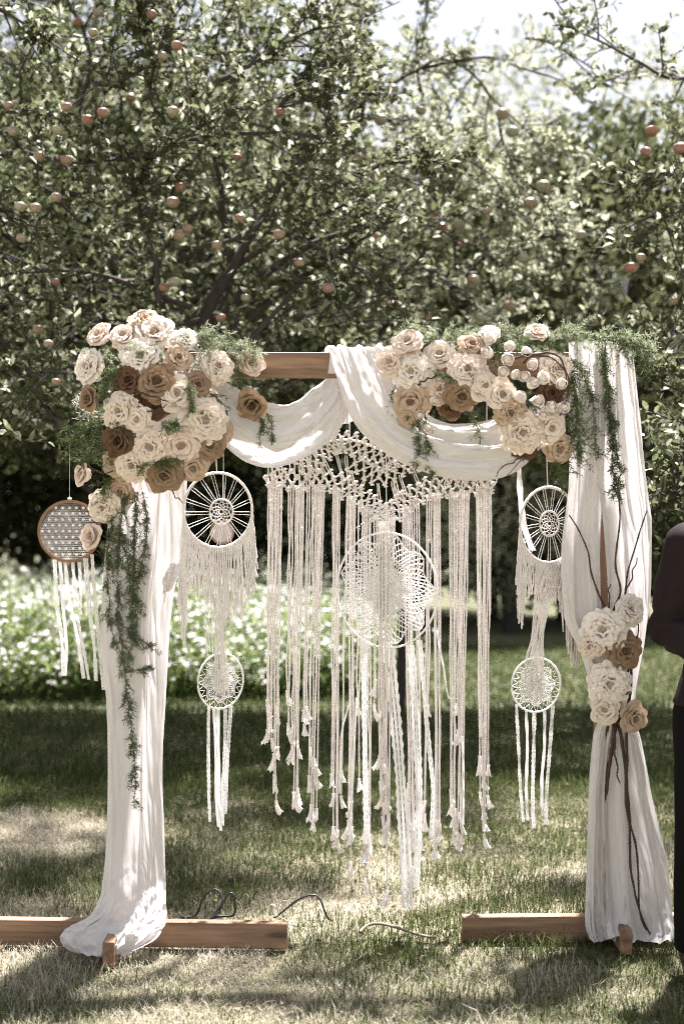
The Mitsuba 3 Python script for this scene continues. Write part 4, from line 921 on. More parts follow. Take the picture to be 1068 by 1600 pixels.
STYLES = {   # (petals, outer radius, height, half width, curl), from the heart outwards; then ruffle, its frequency, pointedness
    'rolled': ([(3, .34, .62, 1.35, .06), (3, .50, .60, 1.30, .09), (4, .69, .53, 1.08, .12), (5, .89, .36, .88, .15), (6, 1.03, .10, .74, .12)], .020, 3.0, .34),
    'ruffled': ([(4, .30, .68, 1.1, .06), (5, .47, .66, .92, .08), (6, .65, .58, .80, .09), (7, .83, .42, .70, .10), (8, 1.0, .18, .62, .10), (7, 1.04, -.12, .62, .05)], .055, 6.0, .0),
    'burlap': ([(3, .36, .56, 1.35, .05), (4, .58, .56, 1.1, .09), (5, .82, .42, .90, .13), (6, 1.02, .12, .78, .10)], .055, 4.5, .05),
    'cup': ([(3, .38, .95, 1.35, .05), (4, .60, .92, 1.1, .10), (4, .85, .66, 1.08, .16)], .05, 4.0, .1)}

def rose(label, px, py, d, rpx, style, tone, seed, face=(0, 0), name='fabric_rose', inner=None):
    """a rolled or gathered cloth flower: a heart and rings of single petals, looking towards the viewer and to face"""
    r_ = np.random.default_rng(seed)
    key = thing(name, label, 'fabric flower' if name == 'fabric_rose' else 'flower bud')
    n = unit(np.array([face[0], -1.0, face[1]])); a = unit(np.cross(n, [0, 0, 1])); b = np.cross(n, a)
    roll = r_.random() * 6.28
    M = np.stack([a * math.cos(roll) + b * math.sin(roll), -a * math.sin(roll) + b * math.cos(roll), n], 0) * (rpx / FPX * d) * 1.09
    c = P(px, py, d)
    layers, ruf, freq, pointed = STYLES[style]
    m = 'm_petal_' + tone
    def go(nm, vf, mm=m):
        v = vf[0] * [1, 1, 0.85] @ M + c
        q = np.stack([meshkit.fbm(v * 190 + 31 * k, 2) - 0.5 for k in range(3)], -1)
        put(nm, (v + q * rpx / FPX * d * 0.13, vf[1]), mm, key, smooth=True)
    back = trimesh.creation.icosphere(2, 0.5)
    put('receptacle', (np.array(back.vertices) * [1.1, 1.1, .35] @ M + c, back.faces), m, key, smooth=True)
    go('heart', coil(2.6 if style == 'rolled' else 1.8,   .01, .26, .05, .54 if style != 'cup' else .85, .03 if style == 'rolled' else .08, r_), 'm_petal_' + (inner or tone))
    t0 = r_.random() * 6.28
    for i, (k, r1, z1, w, curl) in enumerate(layers):
        t0 += 0.6 + r_.random() * 0.4
        for j in range(k):
            go('petal', petal(t0 + j * 2 * math.pi / k + r_.normal() * 0.10, w * (0.92 + 0.2 * r_.random()), r1 * 0.50, r1 * (0.90 + 0.2 * r_.random()), -.08 - .05 * i, z1 + r_.normal() * 0.035, curl * (0.6 + 0.9 * r_.random()),
                              ruf * (0.6 + 0.8 * r_.random()), freq * (0.8 + 0.5 * r_.random()), r_.random() * 6.28, pointed * (0.4 + r_.random()) if i > 0 else 0), m if i or not inner else 'm_petal_' + inner)
    return key

def bud(label, px, py, d, rpx, seed):
    r_ = np.random.default_rng(seed)
    key = thing('rosebud', label, 'flower bud')
    n = unit(np.array([r_.normal() * 0.35, -1.0, 0.25 + r_.normal() * 0.3])); a = unit(np.cross(n, [0, 0, 1])); b = np.cross(n, a)
    M = np.stack([a, b, n], 0) * (rpx / FPX * d); c = P(px, py, d)
    def go(nm, vf, mm='m_petal_white'): put(nm, (vf[0] @ M + c, vf[1]), mm, key, smooth=True)
    dome = trimesh.creation.icosphere(2, 0.66); go('heart', (np.array(dome.vertices) * [1, 1, .9], dome.faces))
    for j in range(5):
        go('petal', petal(j * 1.257 + r_.random() * 0.5, .95, .55, .96 * (0.95 + 0.12 * r_.random()), -.65, .55 + .3 * r_.random(), -.12, .05, 4, r_.random() * 6, 0.2, 0.45))
    go('petal', petal(r_.random() * 6, 1.6, .30, .50, .35, .92, -.08, .04, 4, r_.random() * 6, 0.1, 0.8))
    go('calyx', petal(0, 3.2, .10, .55, -.85, -.45, 0, .03, 9, 0, 0, 0.8), 'm_stem')

LC = (235, 640)
def dl(px, py): return 4.895 - 0.11 * max(0, 1 - ((px - LC[0]) / 125) ** 2 - ((py - LC[1]) / 150) ** 2)
ROSES_L = [  # label, px, py, radius, style, tone
 ('tan cloth rose at the very top edge of the left cluster, facing up', 225, 503, 22, 'burlap', 'tan', (-.1, .9)), ('large cream rolled rose at the top of the left cluster', 242, 523, 28, 'rolled', 'cream', (.1, .5)),
 ('smaller cream rolled rose left of the large one at the top', 196, 527, 22, 'rolled', 'cream', (-.25, .5)), ('tan cup-shaped flower at the upper left corner of the left cluster', 161, 529, 21, 'cup', 'blush', (-.6, .6)),
 ('white ruffled flower below the large cream top rose of the left cluster', 223, 560, 28, 'ruffled', 'white', (-.1, .25)), ('white ruffled flower on the upper left rim of the left cluster', 141, 573, 24, 'ruffled', 'white', (-.7, .2)),
 ('tan rose with a dark rolled heart in the upper right of the left cluster', 279, 560, 19, 'rolled', 'tan', (.25, .3)), ('pale cream rose half hidden in pale fern at the top right of the left cluster', 290, 532, 18, 'ruffled', 'white', (.4, .6)),
 ('cream ruffled flower beside the start of the left swag', 338, 574, 23, 'ruffled', 'cream', (.5, .2)), ('blush rose sitting against the bare wooden bar', 392, 568, 19, 'rolled', 'blush', (.1, .1)),
 ('brown cup flower hanging alone on the left swag below the bar', 396, 630, 25, 'cup', 'brown', (-.1, -.4)), ('dark brown burlap flower in the upper middle of the left cluster', 245, 596, 28, 'burlap', 'brown', (.05, .1)),
 ('dark brown burlap flower left of the middle, under green fern', 203, 594, 22, 'burlap', 'dark', (-.3, .1)), ('cream rose with pointed petals in the centre of the left cluster', 277, 615, 25, 'rolled', 'cream', (.15, .1)),
 ('brown burlap flower to the upper right of the pointed cream rose', 307, 602, 19, 'burlap', 'brown', (.4, .15)), ('cream ruffled flower on the left side at mid height', 189, 642, 25, 'ruffled', 'cream', (-.35, 0)),
 ('small cream rose with a tight rolled heart, left of centre', 215, 656, 20, 'rolled', 'cream', (-.1, 0)), ('brown cup flower on the left rim with twigs beside it', 146, 623, 19, 'cup', 'brown', (-.8, .1)),
 ('cream rose tucked behind the biggest ruffled flower on the right side', 324, 630, 20, 'rolled', 'cream', (.5, .3)), ('biggest cream ruffled flower on the right side of the left cluster', 318, 656, 32, 'ruffled', 'cream', (.35, 0)),
 ('darkest brown flower low on the left of the left cluster', 188, 688, 26, 'burlap', 'dark', (-.3, -.1)), ('cream ruffled flower in the lower middle of the left cluster', 235, 697, 28, 'ruffled', 'cream', (0, -.15)),
 ('cream tan rose with a spiral heart in the lower right of the left cluster', 282, 695, 27, 'rolled', 'blush', (.2, -.15)), ('brown burlap flower on the lower right rim of the left cluster', 326, 694, 24, 'burlap', 'brown', (.55, -.2)),
 ('wide cream flower low in the left cluster beside the dark one', 209, 724, 25, 'ruffled', 'cream', (-.15, -.3)), ('big brown burlap flower at the bottom of the left cluster', 257, 741, 27, 'burlap', 'brown', (.05, -.4)),
 ('tan flower at the bottom right of the left cluster', 300, 729, 22, 'burlap', 'tan', (.35, -.4)), ('blush cup flower pointing left at the lower left rim', 136, 742, 18, 'cup', 'blush', (-1.1, .2)),
 ('tan ruffled flower where the trailing fern begins', 190, 768, 19, 'burlap', 'tan', (-.2, -.3)), ('cream ruffled flower above the embroidery hoop', 164, 792, 23, 'ruffled', 'cream', (-.3, -.2)),
 ('tan cup flower touching the rim of the embroidery hoop', 149, 838, 20, 'cup', 'blush', (-.7, .1)), ('tan flower behind the biggest ruffled flower at the right rim', 345, 672, 18, 'burlap', 'tan', (.7, 0)),
 ('tan flower between the dark flower and the lower cream ones', 178, 722, 19, 'burlap', 'tan', (-.4, -.2)), ('dark brown flower behind the pointed cream rose', 243, 634, 20, 'burlap', 'dark', (0, 0)),
 ('small blush rose between the two top cream roses and the tan one', 262, 546, 14, 'rolled', 'blush', (.2, .4)), ('brown flower peeking out above the small cream rose', 226, 626, 17, 'burlap', 'dark', (-.1, .1))]
for i, (lb, px, py, R, st, tone, fc) in enumerate(ROSES_L):
    dep = dl(px, py) + (0.035 if 'behind' in lb or 'peeking' in lb or 'tucked' in lb or 'between' in lb else 0)
    if 'bare wooden bar' in lb: dep = 4.955
    if 'left swag below' in lb: dep = 4.93
    if 'embroidery hoop' in lb or 'trailing fern' in lb: dep = 4.92
    rose(lb, px, py, dep, R, st, tone, 100 + i, fc)

def drt(px, py): return 4.885 - 0.08 * max(0, 1 - ((px - 800) / 120) ** 2 - ((py - 610) / 110) ** 2)
ROSES_R = [
 ('tan rose with a rolled heart at the upper left of the right cluster', 637, 536, 22, 'rolled', 'blush', (-.3, .5)), ('blush flower at the left tip of the right cluster', 610, 566, 19, 'burlap', 'blush', (-.5, .1)),
 ('large white ruffled flower on the left of the right cluster', 644, 581, 28, 'ruffled', 'white', (-.25, 0)), ('cream rose with square rolled petals at the top of the right cluster', 687, 555, 22, 'rolled', 'cream', (-.1, .3)),
 ('tan rose with a brown heart at the top middle of the right cluster', 737, 541, 19, 'rolled', 'tan', (0, .5)), ('large cream ruffled flower in the upper middle of the right cluster', 729, 579, 27, 'ruffled', 'cream', (0, .2)),
 ('cream tan flower below the square-petalled rose', 687, 607, 21, 'ruffled', 'blush', (-.1, -.1)), ('coiled tan burlap rose at the lower left of the right cluster', 643, 627, 24, 'rolled', 'tan', (-.25, -.2)),
 ('brown burlap flower in the middle of the right cluster', 721, 618, 23, 'burlap', 'brown', (0, -.2)), ('dark brown flower under the cream tan one', 704, 634, 18, 'burlap', 'dark', (-.1, -.4)),
 ('cream rolled rose left of the twin cream rose', 757, 604, 20, 'rolled', 'cream', (0, .1)), ('cream rolled rose with a large spiral, right of its twin', 783, 617, 22, 'rolled', 'cream', (.1, 0)),
 ('tan flower above the big cream bottom flower', 797, 645, 22, 'ruffled', 'tan', (0, -.1)), ('big cream ruffled flower at the bottom of the right cluster', 814, 674, 29, 'ruffled', 'cream', (.05, -.2)),
 ('cream spiral rose at the lower right of the right cluster', 859, 668, 21, 'rolled', 'cream', (.2, -.1)), ('brown frayed flower at the lower right tip of the right cluster', 872, 701, 21, 'burlap', 'tan', (.3, -.3)),
 ('cream flower under the twig wreath at the right of the cluster', 868, 578, 24, 'ruffled', 'cream', (.4, .2)), ('small brown flower under the big cream bottom flower', 818, 705, 17, 'burlap', 'dark', (0, -.6)),
 ('small tan flower below the coiled burlap rose', 638, 651, 16, 'ruffled', 'tan', (-.3, -.3)), ('brown flower among the white buds', 860, 614, 19, 'burlap', 'dark', (.2, 0)),
 ('tan flower on top of the right cluster among pale fern', 838, 521, 17, 'burlap', 'blush', (.1, .9)), ('small pale flower at the top edge of the right cluster', 765, 521, 14, 'ruffled', 'white', (0, .9))]
for i, (lb, px, py, R, st, tone, fc) in enumerate(ROSES_R):
    rose(lb, px, py, drt(px, py) + (0.03 if 'among' in lb or 'under' in lb else 0), R, st, tone, 200 + i, fc)

BUDS = [(795, 542, 10, 'topmost white bud of the right cluster'), (791, 561, 11, 'white bud just below the topmost one'), (821, 550, 9, 'white bud at the upper right of the bud spray'), (832, 570, 10, 'white bud right of the upper pair, beside the twig wreath'), (787, 582, 10, 'leftmost white bud of the spray, above the spiral rose'),
        (804, 586, 9, 'white bud second from left in the middle row'), (820, 589, 10, 'white bud third from left in the middle row'), (848, 592, 11, 'largest white bud, right in the middle row'), (830, 600, 10, 'white bud in the very middle of the spray'), (814, 622, 10, 'white bud low on the left of the spray'),
        (840, 627, 10, 'white bud below the middle of the spray'), (860, 637, 10, 'white bud low on the right of the spray'), (879, 637, 10, 'rightmost low white bud next to the fern'), (848, 650, 9, 'lowest white bud above the cream spiral rose'), (877, 601, 10, 'white bud at the right rim inside the wreath'),
        (763, 531, 10, 'white bud at the top left beside the tan rose'), (762, 552, 10, 'white bud right of the tan rose with brown heart'), (656, 649, 8, 'white bud hanging below the coiled burlap rose'), (667, 671, 8, 'lowest white bud on the hanging fern at the left of the right cluster'), (677, 625, 8, 'white bud between the coiled rose and the brown flower')]
for i, (px, py, R, lb) in enumerate(BUDS):
    bud(lb, px, py, drt(px, py) - 0.025, R, 300 + i)

for i, (lb, px, py, R, st, tone, fc) in enumerate([
 ('cream ruffled flower at the top of the right post spray', 982, 954, 22, 'ruffled', 'white', (.3, .3)), ('large cream ruffled flower on the upper left of the right post spray', 942, 984, 30, 'ruffled', 'white', (-.3, .1)),
 ('small cream flower tucked under the large one of the right post spray', 922, 1009, 18, 'ruffled', 'cream', (-.5, -.3)), ('brown frayed burlap flower in the right post spray', 974, 1017, 25, 'burlap', 'brown', (.2, 0)),
 ('cream ruffled flower in the middle of the right post spray', 951, 1068, 28, 'ruffled', 'white', (-.1, 0)), ('cream rolled rose with a tan heart at the lower left of the right post spray', 944, 1108, 21, 'rolled', 'cream', (-.2, 0)),
 ('tan cup flower with a round heart at the lower right of the right post spray', 989, 1121, 21, 'rolled', 'tan', (.3, -.1))]):
    rose(lb, px, py, 4.885, R, st, tone, 400 + i, fc)

# ---------------------------------------------------------------- greenery
def sprig(label, pts, d, blen, seed, tone='green', dens=1.0, needle=0.017, name='fern_sprig'):
    """a trailing sprig: a thin stem, side shoots and many needle leaves"""
    r = np.random.default_rng(seed)
    key = thing(name, label, 'fern')
    Pp = np.array([P(a, b, (d if np.isscalar(d) else np.interp(i, [0, len(pts) - 1], d))) for i, (a, b) in enumerate(pts)])
    L = np.linalg.norm(np.diff(Pp, axis=0), axis=1).sum(); n = max(8, int(L / 0.012))
    stem = spline(Pp, n); stem += (meshkit.noise(stem * 25 + seed)[:, None] - 0.5) * 0.012
    m = MB(); m.add(*tube(stem, np.linspace(0.0017, 0.0008, n), 4))
    bases, dirs = [stem], [unit(np.gradient(stem, axis=0))]
    for k in range(1, n - 1):
        for q in range(r.poisson(0.8 * dens)):
            t = unit(stem[min(k + 1, n - 1)] - stem[k - 1])
            e = unit(t * 0.75 + unit(r.normal(size=3) * [1, 0.7, 1]) * 0.85 + [0, -0.1, -0.1])
            l = blen * (0.4 + 0.8 * r.random()) * (1 - 0.45 * k / n)
            s = np.linspace(0, 1, max(4, int(l / 0.009)))[:, None]
            sh = stem[k] + e * l * s + np.array([0, 0, -0.25]) * l * s ** 2
            m.add(*tube(sh, 0.0009, 3, cap=False)); bases.append(sh); dirs.append(np.gradient(sh, axis=0) / np.linalg.norm(np.gradient(sh, axis=0), axis=1, keepdims=True))
    m.put('stem', 'm_stem', key, smooth=True)
    b = np.vstack(bases); t = np.vstack(dirs)
    k = 6; b = np.repeat(b, k, 0); t = np.repeat(t, k, 0); N = len(b)
    b = b + t * (r.random((N, 1)) - 0.5) * 0.012
    dd = unit(t * (0.35 + 0.5 * r.random((N, 1))) + unit(r.normal(size=(N, 3))) * 0.9); l = needle * (0.6 + 0.7 * r.random((N, 1)))
    w = unit(np.cross(dd, r.normal(size=(N, 3)))) * 0.0015
    v = np.stack([b, b + dd * l * 0.5 + w, b + dd * l, b + dd * l * 0.5 - w], 1).reshape(-1, 3)
    c0, c1 = {'green': ((0.065, 0.095, 0.040), (0.15, 0.19, 0.09)), 'pale': ((0.18, 0.22, 0.13), (0.36, 0.40, 0.28)), 'dark': ((0.05, 0.07, 0.035), (0.15, 0.18, 0.095)), 'white': ((0.5, 0.5, 0.42), (0.72, 0.71, 0.64))}[tone]  # pale tone puts the sunlight on the upper ferns into their colour
    kk = r.random((N, 1)); c = np.array(c0) * (1 - kk) + np.array(c1) * kk
    put('needles', (v, np.arange(N)[:, None] * 4 + np.arange(4)), 'm_needle', key, color=np.repeat(c, 4, 0), kind='stuff')

SPRIGS = [
 ('longest fern garland trailing down the left curtain almost to its foot', [(198, 765), (186, 860), (184, 950), (192, 1020), (198, 1080), (208, 1170), (212, 1256)], 4.90, .045, 'dark', 1.4),
 ('fern garland ending in a side shoot across the left curtain', [(214, 770), (210, 860), (206, 940), (204, 985), (224, 1005), (248, 1020)], 4.895, .045, 'dark', 1.4), ('fern strand along the left edge of the left curtain', [(184, 780), (168, 880), (170, 950), (182, 1010)], 4.905, .038, 'dark', 1.05),
 ('short thick fern strand below the tan flower, right of the garlands', [(222, 768), (230, 820), (222, 880), (206, 930)], 4.90, .038, 'dark', 1.05), ('small side shoot low on the longest garland', [(200, 1050), (218, 1046), (240, 1042)], 4.91, .025, 'dark', 1.0), ('fern tuft in the middle of the garlands', [(190, 820), (202, 900), (212, 960), (200, 1030)], 4.90, .055, 'green', 1.7),
 ('pale fern tip pointing left at the upper left rim', [(205, 565), (160, 552), (122, 545)], 4.88, .06, 'pale', 1.6), ('fern between the white flowers on the upper left', [(215, 585), (185, 580), (175, 590), (165, 610)], 4.80, .07, 'green', 2.2), ('pale green fern fan on the left rim at mid height', [(200, 650), (150, 660), (110, 668)], 4.86, .10, 'green', 2.4),
 ('green fern fan below the left rim fan', [(200, 690), (150, 690), (104, 688)], 4.87, .10, 'green', 2.4), ('fern falling at the lower left rim', [(190, 690), (140, 712), (122, 728)], 4.89, .07, 'green', 2.0), ('fern under the blush cup flower', [(180, 740), (160, 765), (146, 785)], 4.90, .06, 'green', 2.0),
 ('bright fern tuft in the heart of the left cluster', [(252, 660), (262, 664), (274, 662)], 4.74, .04, 'green', 3.0), ('pale fern at the top right of the left cluster', [(285, 548), (310, 528), (345, 525)], 4.87, .085, 'pale', 2.4), ('fern reaching along the bar behind the blush rose', [(320, 560), (355, 540), (400, 555)], 4.93, .09, 'pale', 2.4),
 ('fern hanging from the bar left of the blush rose', [(350, 545), (372, 575), (376, 605)], 4.93, .05, 'green', 1.5), ('small fern tail hanging under the lone brown cup flower, left', [(405, 640), (408, 670), (404, 700)], 4.925, .03, 'dark', 1.0), ('small fern tail hanging under the lone brown cup flower, right', [(414, 640), (424, 665), (426, 690)], 4.925, .03, 'green', 1.0),
 ('white filler blossom spray at the top right of the left cluster', [(290, 580), (318, 558), (330, 535)], 4.87, .05, 'white', 2.0), ('green fern between the pointed cream rose and the big ruffled flower', [(290, 590), (296, 600), (300, 640)], 4.775, .04, 'green', 2.4), ('green fern between the small cream rose and the dark flower', [(170, 660), (200, 668), (215, 680)], 4.79, .045, 'green', 2.4),
 ('pale fern between the top cream roses and the white ruffled flower', [(195, 545), (215, 540), (262, 572)], 4.80, .04, 'pale', 2.4), ('green fern under the lower ruffled flowers', [(215, 745), (235, 722), (280, 722)], 4.79, .04, 'green', 2.2), ('green fern behind the right rim of the left cluster', [(320, 610), (345, 630), (352, 660)], 4.86, .05, 'green', 2.0),
 ('green fern between the cream roses of the right cluster', [(668, 575), (705, 588), (752, 590)], 4.83, .04, 'green', 2.4), ('green fern between the spiral rose and the bottom flower', [(770, 640), (800, 625), (845, 640)], 4.82, .04, 'green', 2.2), ('green fern behind the left tip of the right cluster', [(600, 550), (622, 556), (660, 552)], 4.88, .045, 'pale', 2.4),
 ('white filler blossom spray on the left rim', [(170, 650), (138, 640), (128, 615)], 4.89, .05, 'white', 1.8),
 ('pale fern on top of the right cluster, left end', [(700, 560), (680, 530), (650, 516), (620, 530)], 4.91, .08, 'pale', 2.0), ('pale fern crest over the middle of the right cluster', [(690, 545), (740, 520), (800, 512), (850, 515)], 4.91, .11, 'pale', 2.8), ('green fern behind the buds', [(760, 570), (800, 540), (850, 535), (880, 555)], 4.88, .06, 'green', 1.6),
 ('pale fern crest over the right post', [(840, 540), (900, 522), (960, 528), (1020, 545)], 4.90, .11, 'pale', 2.6), ('fern tip drooping beyond the right end of the bar', [(930, 530), (980, 540), (1008, 560), (1012, 575)], 4.91, .07, 'green', 2.2), ('thin fern hanging at the left tip of the right cluster', [(622, 590), (612, 620), (608, 655)], 4.91, .03, 'green', 1.0),
 ('fern tail hanging over the right swag, left one', [(652, 640), (655, 690), (648, 738)], 4.88, .04, 'green', 1.3), ('fern tail hanging over the right swag, right one', [(664, 640), (668, 700), (673, 742)], 4.88, .04, 'green', 1.2), ('short fern tail over the right swag below the brown flower', [(728, 635), (742, 660), (752, 686)], 4.88, .04, 'green', 1.1),
 ('green fern cascade at the right side of the right cluster', [(878, 560), (898, 610), (900, 670), (912, 722)], 4.88, .085, 'green', 2.4), ('green fern cascade crossing the top of the right curtain', [(890, 560), (920, 610), (928, 660), (930, 712)], 4.91, .06, 'green', 1.8), ('fern hanging below the lower right flowers', [(850, 700), (868, 728), (880, 750)], 4.89, .085, 'green', 2.6),
 ('dense dark fern tail down the middle of the right curtain', [(944, 540), (948, 620), (956, 690), (958, 782)], 4.915, .035, 'dark', 1.7), ('second fern tail beside the dense one, ending at the twig tip', [(938, 545), (954, 640), (964, 720), (970, 790)], 4.91, .03, 'green', 1.2), ('fern sprig between the swag and the right cascade', [(884, 640), (890, 690), (882, 740)], 4.90, .05, 'dark', 1.4)]
for i, (lb, pts, d, bl, tone, dens) in enumerate(SPRIGS):
    sprig(lb, pts, d, bl, 500 + i, tone, dens)

# ---------------------------------------------------------------- curly twigs
def twig(label, pts, d, r0, seed, r1=None, wob=0.010):
    key = numbered('willow_twig'); labels[key] = {'label': label, 'category': 'twig'}
    Pp = np.array([P(a, b, dd) for (a, b), dd in zip(pts, np.linspace(*(d if not np.isscalar(d) else (d, d)), len(pts)))])
    n = 60; q = crspline(Pp, n); t = np.linspace(0, 1, n)
    q = q + np.stack([meshkit.noise(np.stack([t * 9, t * 0 + seed + k, t * 0], -1)) - 0.5 for k in range(3)], -1) * wob
    m = MB(); m.add(*tube(q, np.linspace(r0, r1 or r0 * 0.45, n) * (1 + 0.12 * np.sin(t * 70)), 7))
    scene[key] = mikit.ply(m.mesh(), 'm_twig', smooth=True)
for i, (lb, pts, d, r0) in enumerate([
 ('leftmost curly brown twig fanning out over the right curtain', [(960, 1130), (966, 985), (951, 957), (935, 929), (923, 887), (910, 845), (888, 805)], (4.90, 4.91), .0050), ('tallest curly brown twig rising up the middle of the right curtain', [(972, 1130), (966, 985), (956, 957), (966, 930), (965, 897), (961, 855), (968, 810), (963, 775), (970, 743)], (4.90, 4.90), .0052),
 ('straight brown twig leaning right on the right curtain', [(966, 1130), (968, 1000), (973, 932), (980, 894), (998, 834), (1010, 800)], (4.90, 4.92), .0048), ('short straight twig beside the leaning one', [(972, 960), (975, 929), (984, 905), (993, 870)], (4.90, 4.92), .0038), ('short dark stub left of the tallest twig', [(953, 1000), (952, 950), (951, 913)], (4.89, 4.90), .0045),
 ('short twig right of the brown flower of the right post spray', [(985, 1110), (980, 1050), (992, 1000), (993, 965)], (4.90, 4.90), .0045), ('thick dark stem below the right post spray, left', [(962, 1120), (952, 1180), (946, 1250), (944, 1330)], (4.91, 4.94), .0085), ('thin dark stem below the right post spray, middle', [(958, 1120), (960, 1170), (966, 1224)], (4.90, 4.90), .0050),
 ('long brown stem running down the right curtain to the grass', [(968, 1130), (974, 1195), (982, 1290), (988, 1380), (1014, 1462)], (4.91, 4.86), .0066), ('second long brown stem twisting round its neighbour', [(974, 1130), (979, 1180), (978, 1260), (993, 1330), (996, 1400), (1010, 1455)], (4.90, 4.87), .0058), ('upright stem in the slit of the right curtain', [(950, 1130), (943, 1250), (944, 1350), (952, 1438)], (4.94, 4.93), .0060),
 ('small twig stub poking right from the right post spray', [(965, 1085), (975, 1083), (985, 1083)], (4.88, 4.87), .0030), ('curly twig across the middle of the left cluster', [(180, 600), (205, 612), (235, 618), (262, 628)], (4.80, 4.75), .0042), ('second curly twig under the dark flowers of the left cluster', [(190, 612), (225, 640), (262, 632)], (4.80, 4.76), .0038),
 ('curly twig looping on the lower left rim', [(200, 690), (165, 694), (138, 712), (152, 738), (180, 732)], (4.84, 4.86), .0040), ('twig crossing the tan flower on the lower left', [(172, 690), (186, 720), (198, 752)], (4.84, 4.84), .0045), ('forked twig end sticking out under the left cluster', [(255, 750), (268, 766), (276, 778), (284, 787)], (4.83, 4.86), .0032),
 ('twig wreath arching over the white buds', [(800, 560), (835, 552), (866, 556), (886, 585), (889, 618), (872, 648)], (4.80, 4.81), .0046), ('inner twig of the wreath over the white buds', [(815, 566), (850, 556), (878, 574), (884, 612), (862, 628)], (4.80, 4.81), .0036), ('twig among the buds on the left', [(770, 580), (790, 600), (812, 612), (836, 606)], (4.81, 4.81), .0034),
 ('curly twig tip hanging left below the right cluster', [(835, 680), (826, 706), (800, 722), (776, 744)], (4.84, 4.87), .0032), ('hair-thin twig hanging below the lower right flowers', [(830, 700), (800, 735), (786, 752)], (4.86, 4.88), .0020), ('twig behind the cream tan flowers on the left of the right cluster', [(650, 604), (668, 592), (700, 584)], (4.84, 4.84), .0034)]):
    twig(lb, pts, d, r0, 700 + i)
# ---------------------------------------------------------------- things on the grass
def G(px, py, h=0.0):
    return P(px, py, (CAM_Z - h) * FPX / (py - 800))
mat('m_rubber', {'type': 'principled', 'base_color': rgb(0.012, 0.012, 0.013), 'roughness': 0.45})
def cable(label, pts, r, name='cable'):
    key = numbered(name); labels[key] = {'label': label, 'category': 'cable' if name == 'cable' else 'twig'}
    q = crspline(np.array([G(a, b, 0) + [0, 0, h] for a, b, h in pts]), 70)
    scene[key] = mikit.ply(tube(q, r, 7), 'm_rubber' if name == 'cable' else 'm_deadwood', smooth=True)
mat('m_deadwood', {'type': 'principled', 'base_color': rgb(0.16, 0.13, 0.10), 'roughness': 0.9})
cable('tangled black cable lying behind the left base board', [(285, 1442, .02), (308, 1440, .03), (318, 1446, .10), (338, 1446, .13), (345, 1450, .07), (322, 1452, .03), (345, 1449, .04), (366, 1450, .05), (362, 1452, .13), (345, 1450, .08), (330, 1451, .02), (368, 1452, .02), (300, 1456, .015)], .0042)
cable('loop of black cable standing up in the grass right of the left base board', [(428, 1438, .01), (447, 1437, .04), (470, 1440, .085), (494, 1440, .095), (506, 1442, .05), (518, 1440, .005)], .004)
cable('dead grey stick lying in the grass between the base boards', [(562, 1470, .03), (590, 1463, .045), (640, 1474, .04), (682, 1478, .03)], .005, 'fallen_stick')
# fallen leaves and straw flecks in the grass
r = np.random.default_rng(9); n = 420
x = (r.random(n) * 2 - 1) * 2.6; y = 3.8 + 6 * r.random(n)
b = np.stack([x, y, ground_z(x, y) + 0.02 + 0.035 * r.random(n)], -1)
V = leaf_arrays(b, r.normal(size=(n, 3)) * [1, 1, 0.25], 0.014 + 0.02 * r.random(n), r, LOW_V, up=1.2)
c = np.array([0.27, 0.225, 0.16]) * (0.6 + 0.7 * r.random((n, 1)))
put('fallen_leaves', (V.reshape(-1, 3), (np.arange(n)[:, None, None] * 4 + LOW_F).reshape(-1, 3)), 'm_grass', color=np.repeat(c, 4, 0), kind='stuff', label='dry curled leaf flecks scattered in the grass')

# ---------------------------------------------------------------- the man at the right edge
def body(bones, length=0.022, smooth=10):
    """one continuous surface from bones: hulls of the spheres at both joints"""
    parts = []
    for a, ra, b_, rb in bones:
        s = [m3.Manifold.sphere(1.0, 20).scale([q] * 3 if np.isscalar(q) else list(q)).translate(list(map(float, p))) for p, q in ((a, ra), (b_, rb))]
        parts.append(m3.Manifold.batch_hull(s))
    m = m3.Manifold.batch_boolean(parts, m3.OpType.Add).refine_to_length(length).to_mesh()
    t = trimesh.Trimesh(m.vert_properties[:, :3], m.tri_verts, process=True)
    trimesh.smoothing.filter_taubin(t, iterations=smooth)
    return t
mat('m_skin', {'type': 'principled', 'base_color': rgb(0.46, 0.27, 0.19), 'roughness': 0.5})
mat('m_suit', {'type': 'principled', 'roughness': 0.8, 'specular': 0.12, 'base_color': proc(lambda p, n, uv: mix((0.008, 0.0055, 0.006), (0.020, 0.013, 0.013), fbm(p.x * 500, p.y * 500, p.z * 500, 2)))})
mat('m_trouser', {'type': 'principled', 'roughness': 0.9, 'specular': 0.1, 'base_color': rgb(0.004, 0.004, 0.0045)})
mat('m_shirt', {'type': 'principled', 'roughness': 0.8, 'base_color': rgb(0.78, 0.77, 0.75)})
mat('m_shoe', {'type': 'principled', 'roughness': 0.35, 'base_color': rgb(0.02, 0.014, 0.011)})
mat('m_hair', {'type': 'principled', 'roughness': 0.6, 'base_color': rgb(0.035, 0.02, 0.012)})
MX, MY = 1.282, 4.60
def W(x, y, z): return np.array([MX + x, MY + y, z])
man = thing('person', 'man in a dark suit standing at the right edge, only one sleeve and leg showing', 'person')
hands = []
